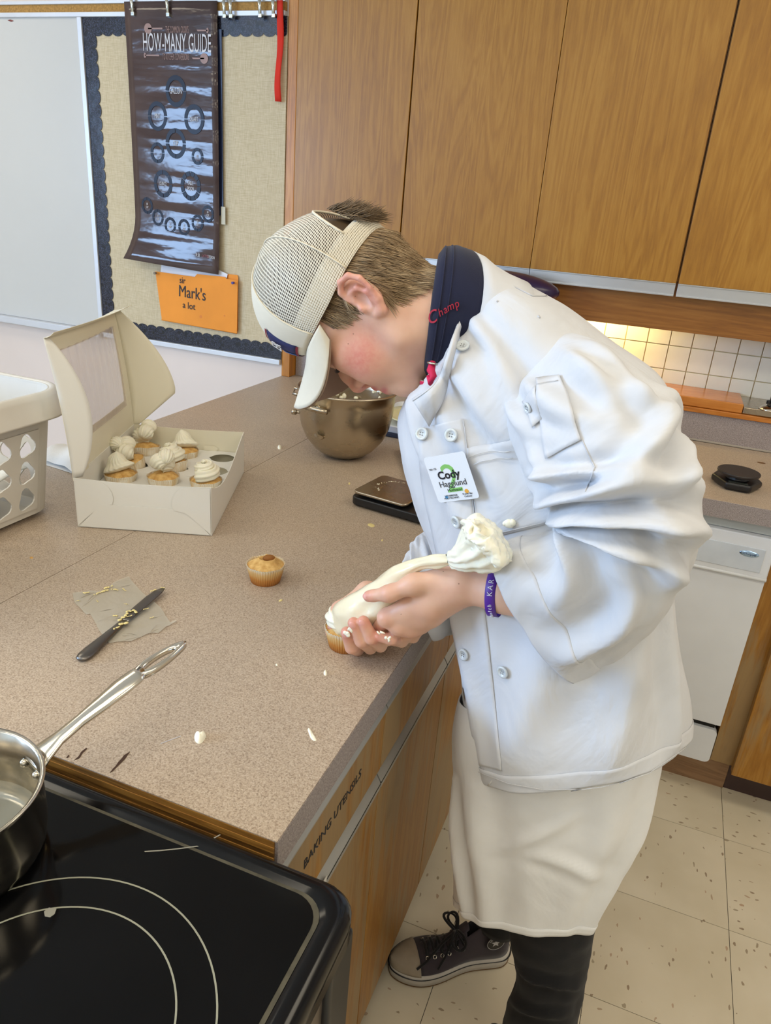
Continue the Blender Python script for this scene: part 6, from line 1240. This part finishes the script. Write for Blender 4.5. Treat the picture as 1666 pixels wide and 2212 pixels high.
obj('folded_edge', MB().grid(lambda a, b: on_y(1052 + 18 * a + 8 * math.sin(3 * b), 1655 + 42 * b - 20 * a * b, .855 - .010 * math.sin(PI * a)), 6, 8), M['apron'], ap_, smooth=True, solid=.0015)
# trousers
M['black_cloth'] = fabric('black_cotton', (10, 10, 14), .95, 700, .2, .12, 9, sheen=.05, var=.2)
tr = bpy.data.objects.new('trousers', None); link(tr, person); tr['label'] = 'black cotton trousers'
LG = [(1085, 1880, 1310, 1880, .955, .085), (1098, 1985, 1288, 1990, .95, .082), (1106, 2050, 1280, 2050, .945, .078), (1116, 2108, 1268, 2108, .945, .074), (1097, 2165, 1258, 2165, .945, .074), (1084, 2225, 1246, 2225, .945, .074)]
GL_ = loft(LG, 50, 70, lambda S, TH: .004 * nz(S, TH, 6, 1.6, 81, 1) + line_fold(S, TH, .45, 2.6, .62, .5, .03, .008) + line_fold(S, TH, .72, 2.8, .80, .8, .03, .007), 2.1); lowest = GL_[-1].mean(0)
k_ = 26; ext = np.array([[lowest * 0 + GL_[-1][j] + (np.array([.05, .955, .075]) - lowest) * (i / k_) ** .9 * np.array([1, 1, 1]) * 1.0 for j in range(70)] for i in range(1, k_ + 1)])
for i in range(k_):
    c = ext[i].mean(0); ext[i] = c + (ext[i] - c) * (1 - .22 * (i + 1) / k_)
    ext[i][:, 2] = ext[i][:, 2] * (1 - (i + 1) / k_) + (.075 + (ext[i][:, 2] - c[2]) * .25) * ((i + 1) / k_)
grid_obj('leg', np.concatenate([GL_, ext]), M['black_cloth'], tr)
RP, RQ = np.array([-.005, 1.15, .80]), np.array([-.092, 1.203, .10]); 
def rleg(a, b):
    t = b; th = 2 * PI * a; c = RP * (1 - t) + RQ * t + np.array([-.01, .0, 0]) * math.sin(PI * t); r = .098 * (1 - t) + .047 * t + .004 * math.sin(9 * t + 2 * th) * t ; return c + r * np.array([math.cos(th) * 1.05, math.sin(th), -.12 * math.cos(th) * 0])
obj('leg', MB().grid(rleg, 56, 50, cu=True), M['black_cloth'], tr, smooth=True, solid=.002)
# shoes
M['canvas'] = fabric('grey_canvas', (62, 54, 60), .95, 900, .25, var=.15); M['rubber'] = plain('white_rubber', (198, 192, 182), .55, var=.05, scale=40); M['toecap'] = plain('dirty_toe_rubber', (160, 146, 126), .6, var=.1, scale=30); M['lace'] = fabric('black_lace', (16, 15, 18), .9, 900, .3)
def shoe(heel, yaw, lab):
    r = bpy.data.objects.new('shoe', None); link(r, person); r['label'] = lab; fx, sx2 = np.array([math.cos(yaw), math.sin(yaw), 0]), np.array([-math.sin(yaw), math.cos(yaw), 0]); H = np.array(heel)
    def W(x, y, z): return H + fx * x + sx2 * y + np.array([0, 0, z])
    def half(x): return .0335 + .0145 * math.exp(-((x - .195) / .060) ** 2) - .004 * math.exp(-((x - .10) / .04) ** 2)
    LEN = .272
    def outline(x): e = 1.0; a = min(1, x / .035); b = min(1, (LEN - x) / .065); return half(x) * (1 - (1 - a) ** 2) ** .5 * (1 - (1 - b) ** 2.2) ** .5
    xs_ = LEN * (1 - np.cos(np.linspace(0, PI, 40))) / 2
    def slab(z0, z1, g0, g1):
        loop0 = [(x, outline(x)) for x in xs_] + [(x, -outline(x)) for x in xs_[::-1][1:-1]]; m = MB(); n = len(loop0)
        cx = .135; L = []
        for z, g in ((z0, g0), (z0 + .002, g0 + .002), (z1 - .002, g1), (z1, g1 - .003)): L += [W(x + (g if x > cx else -g) * min(1, abs(x - cx) / .1), y + (g if y > 0 else -g) * (1 if abs(y) > 1e-4 else 0), z) for x, y in loop0]
        return m.add(L, [(i * n + j, i * n + (j + 1) % n, (i + 1) * n + (j + 1) % n, (i + 1) * n + j) for i in range(3) for j in range(n)] + [tuple(range(n))[::-1], tuple(3 * n + j for j in range(n))])
    sl_ = obj('sole', slab(.0015, .030, .0, .0025), M['rubber'], r, smooth=True, fixn=True)
    obj('sole_stripe', slab(.0225, .0255, .003, .0032), M['black'], sl_); obj('outsole', slab(.0, .004, .001, .001), plain('brown_rubber', (120, 92, 60), .7), r)
    def top(x):                                             # height of the upper along its length
        return .128 - .0 if x < .075 else (.128 - .066 * ((x - .075) / .075) if x < .15 else .062 - .018 * ((x - .15) / .122) ** 1.5)
    def up(a, b):
        x = LEN * (1 - math.cos(PI * (.02 + .96 * b))) / 2 if b < 1 else LEN; th = PI * a; hw_ = outline(x) * .97; tt = top(x); c = math.cos(th); sn = math.sin(th) ** .75; pinch = 1 - .22 * (sn if x > .06 else sn * .5) ; return W(x, hw_ * c * pinch, .028 + (tt - .028) * sn)
    m = MB(); G_ = [[None]]
    NU, NV = 30, 44; pts = [up(i / NU, j / NV) for j in range(NV + 1) for i in range(NU + 1)]
    def xat(j): return LEN * (1 - math.cos(PI * (.02 + .96 * j / NV))) / 2
    fsU = []; fsT = []
    for j in range(NV):
        for i in range(NU):
            x = xat(j + .5); q = (j * (NU + 1) + i, j * (NU + 1) + i + 1, (j + 1) * (NU + 1) + i + 1, (j + 1) * (NU + 1) + i)
            if x < .108 and .30 < (i + .5) / NU < .70: continue      # ankle opening
            (fsT if x > .212 else fsU).append(q)
    m.add(pts, fsU); obj('upper', m, M['canvas'], r, smooth=True, solid=.002); m = MB(); m.add(pts, fsT); obj('toe_cap', m, M['toecap'], r, smooth=True, solid=.003, soff=1)
    def onup(x, a, off=.002): 
        b = math.acos(1 - 2 * x / LEN) / PI; p = up(a, (b - .02) / .96); c = W(x, 0, .03); return p + nrm(p - c) * off
    tg = MB().grid(lambda a, b: onup(.105 + .10 * b, .36 + .28 * a, .0005 + .010 * (1 - b)), 8, 12); obj('tongue', tg, M['canvas'], r, smooth=True, solid=.002)
    eye = []
    for k in range(6):
        x = .198 - .0165 * k
        for a in (.30 - .012 * k, .70 + .012 * k):
            p = onup(x, a, .0022); q = onup(x + .004, a, .0022); n_ = nrm(p - W(x, 0, .035)); t1 = nrm(q - p); t2 = np.cross(n_, t1); obj('eyelet', MB().tube([p + .0035 * (t1 * math.cos(t) + t2 * math.sin(t)) for t in np.linspace(0, 2 * PI, 14, endpoint=False)], .0012, 6, closed=True), M['chrome'], r, smooth=True); eye.append((p, n_))
    lc = MB()
    for k in range(6):
        (p, n1), (q, n2) = eye[2 * k], eye[2 * k + 1]; mid = (p + q) / 2 + np.array([0, 0, .010]); lc.tube([p, p * .6 + mid * .4 + [0, 0, .003], mid, q * .6 + mid * .4 + [0, 0, .003], q], .0036, 6, flat=.5)
        if k < 5: (q2, n3) = eye[2 * k + 3]; mid = (p + q2) / 2 + np.array([0, 0, .013]); lc.tube([p, mid, q2], .0036, 6, flat=.5)
    kx = onup(.128, .5, .016)
    for sgn, ln in ((-1, .050), (1, .045)):
        for k in range(2):
            pts_ = [kx + fx * (.006 * k) + sx2 * sgn * ln * math.sin(PI * t) * .9 + fx * (.025 * k - .01) * math.sin(2 * PI * t) + np.array([0, 0, .012 * math.sin(PI * t) - .045 * t * (1 if sgn * 1 > 0 else .6) * math.sin(PI * t)]) for t in np.linspace(0, 1, 16)]; lc.tube(pts_, .0034, 6, flat=.5)
    for e_, a_ in ((.235, .17), (.19, .12)): lc.tube([kx, (kx + onup(e_ - .03, .26, .012)) / 2 + [0, 0, .01], onup(e_ - .03, .26, .010), onup(e_ - .01, a_, .008)], [.0034, .0034, .0032, .0028], 6, flat=.5)
    obj('laces', lc, M['lace'], r, smooth=True)
    # ankle patch with star on both sides
    for a in (.10, .90):
        p = onup(.045, a, .003); q = onup(.055, a, .003); n_ = nrm(p - W(.045, 0, p[2] - H[2])); t1 = nrm(q - p) * (-1 if a < .5 else 1); t1 = -fx if a > .5 else fx
        n_ = sx2 * (1 if a < .5 else -1); up_ = np.array([0, 0, 1.0]); t1 = np.cross(up_, n_); p = W(.048, 0, .082) + n_ * (abs(up(a, .3)[1] - up(a, .3)[1]) + outline(.048) * .97 + .001); Mx = np.stack([t1, up_, n_], 1)
        pt = obj('ankle_patch', MB().lathe([(.021, 0), (.021, .0008)], 28, p, Mx), M['black'], r); star = []
        for k in range(10): rr = .011 if k % 2 == 0 else .0045; t = PI / 2 + k * PI / 5; star.append((rr * math.cos(t), rr * math.sin(t)))
        wm_ = plain('patch_white', (200, 198, 196), .7); obj('star', MB().prism(star, p + n_ * .0009, t1, up_, .0004), wm_, pt); obj('patch_ring', MB().tube([p + n_ * .0009 + .0195 * (t1 * math.cos(t) + up_ * math.sin(t)) for t in np.linspace(0, 2 * PI, 30, endpoint=False)], .0005, 5, closed=True), wm_, pt)
        for k, ch in enumerate('CONVERSE'): t = PI * (.86 - .72 * k / 7); text('lettering', ch, .0062, p + n_ * .0009 + .0148 * (t1 * math.cos(t) + up_ * math.sin(t)), t1 * math.sin(t) - up_ * math.cos(t), t1 * math.cos(t) + up_ * math.sin(t), wm_, pt, ext=.0003)
    return r
s1 = np.array([-.058, 1.222, .0005]); shoe(s1, math.atan2(-.150, -.224), 'charcoal canvas high-top with dirty white toe cap, farther foot')
shoe(np.array([.105, .985, .0005]), math.atan2(-.30, -.95), 'charcoal canvas high-top of the nearer foot')

# ================================================================ piping bag
pb_ = thing('piping_bag', 'clear piping bag full of cream frosting squeezed in both hands', 'piping bag', tuple(J(790, 1320, .87)))
bagm = NT('frosting_filled_bag'); bagm.col(bagm.ramp(bagm.noise(bagm.coords(), 16, 3), [(.3, srgb(240, 226, 188)), (.7, srgb(248, 238, 208))])); bagm.set(Roughness=.22); bagm.b.inputs['Coat Weight'].default_value = .5; bagm.b.inputs['Subsurface Weight'].default_value = .2; bagm.b.inputs['Subsurface Radius'].default_value = (.006, .005, .003); bagm.bump(bagm.noise(bagm.coords((1, 1, 1), rot=(0, .6, 0)), 34, 3), .25, .006); M['bag'] = bagm.m
Q2 = lambda a, b: (680 + a * .3001, 1080 + b * .3001)
def Rg(a, b, c, d, y, rd): return (*Q2(a, b), *Q2(c, d), y, rd)
BG = [Rg(150, 985, 185, 1000, .884, .005), Rg(124, 930, 230, 1000, .882, .016), Rg(122, 850, 330, 985, .878, .026), Rg(138, 762, 430, 930, .872, .033), Rg(235, 692, 520, 860, .868, .034), Rg(335, 640, 580, 760, .865, .032), Rg(432, 580, 625, 675, .862, .026), Rg(562, 478, 680, 590, .853, .018), Rg(700, 432, 765, 505, .842, .011), Rg(850, 392, 880, 488, .828, .010), Rg(948, 388, 966, 466, .818, .009)]
GB = loft(BG, 60, 48, lambda S, TH: .0016 * nz(S, TH, 8, 2, 15, 3) + .0012 * np.sin(TH * 5 + S * 14) * np.clip(S - .55, 0, 1) * 2 - .006 * np.exp(-(((S - .42) / .06) ** 2 + (wrapd(TH, 1.75) / .35) ** 2)))
bgm = MB(); bgm.add(GB.reshape(-1, 3), [(i * 48 + j, i * 48 + (j + 1) % 48, (i + 1) * 48 + (j + 1) % 48, (i + 1) * 48 + j) for i in range(59) for j in range(48)] + [tuple(range(48))[::-1]]); obj('filled_bag', bgm, M['bag'], pb_, smooth=True)
rf = NT('bag_plastic'); rf.col(srgb(238, 236, 230)); rf.set(Roughness=.2, Alpha=.88); M['plastic'] = rf.m
RFc = [Rg(948, 388, 966, 466, .818, .009), Rg(965, 372, 1000, 490, .814, .018), Rg(1010, 335, 1090, 502, .808, .028), Rg(1075, 215, 1235, 512, .800, .034), Rg(1080, 165, 1350, 480, .794, .036), Rg(1140, 135, 1405, 410, .788, .030)]
GF = loft(RFc, 34, 72, lambda S, TH: .0035 * np.sin(TH * 11 + 4 * S) * S + .006 * nz(S, TH, 9, 3.2, 33, 1) * S); grid_obj('open_ruffle', GF, M['frost'], pb_, solid=.0015)
ec = GF[-1].mean(0); ed = nrm(GF[-1].mean(0) - GF[-8].mean(0)); lo_ = GF[-14:].reshape(-1, 3).min(0) - .012; hi_ = GF[-14:].reshape(-1, 3).max(0) + .012
es = SDF(lo_, hi_, .0016)
for q in range(34):
    j = random.randrange(72); w_ = random.uniform(.35, 1.0); p = GF[-2][j] * w_ + ec * (1 - w_) - ed * random.uniform(.000, .012); es.ell(p, (random.uniform(.006, .011), random.uniform(.005, .009), random.uniform(.006, .011)), .010)
es.ell(ec - ed * .012, (.020, .020, .022), .012); es.ell(J(1038, 1150, .768), (.011, .016, .0085), .004, sub=True); es.ell(J(1030, 1178, .770), (.012, .012, .0045), .004, sub=True); es.ell(J(1072, 1140, .762), (.005, .010, .007), .004, sub=True)
Ve, Fe = es.mesh(); Ve = skin_smooth(Ve, Fe, 1, .4)
ef = MB().add(Ve + np.array([[MN.noise(Vector(p * 130)) * .0016 + MN.noise(Vector(p * 300)) * .0008] * 3 for p in Ve]), Fe.tolist()); tag(obj('frosting', ef, M['frost'], pb_, smooth=True), kind='stuff')

# ================================================================ nothing lies deeper than thing > part > sub-part
for o in list(SC.objects):
    chain_ = [o]
    while chain_[-1].parent is not None: chain_.append(chain_[-1].parent)
    if len(chain_) > 3:
        new = chain_[-2]; wm_ = WM(o); basis = Matrix.LocRotScale(o.location, o.rotation_euler, o.scale); o.parent = new; o.matrix_parent_inverse = WM(new).inverted() @ wm_ @ basis.inverted()
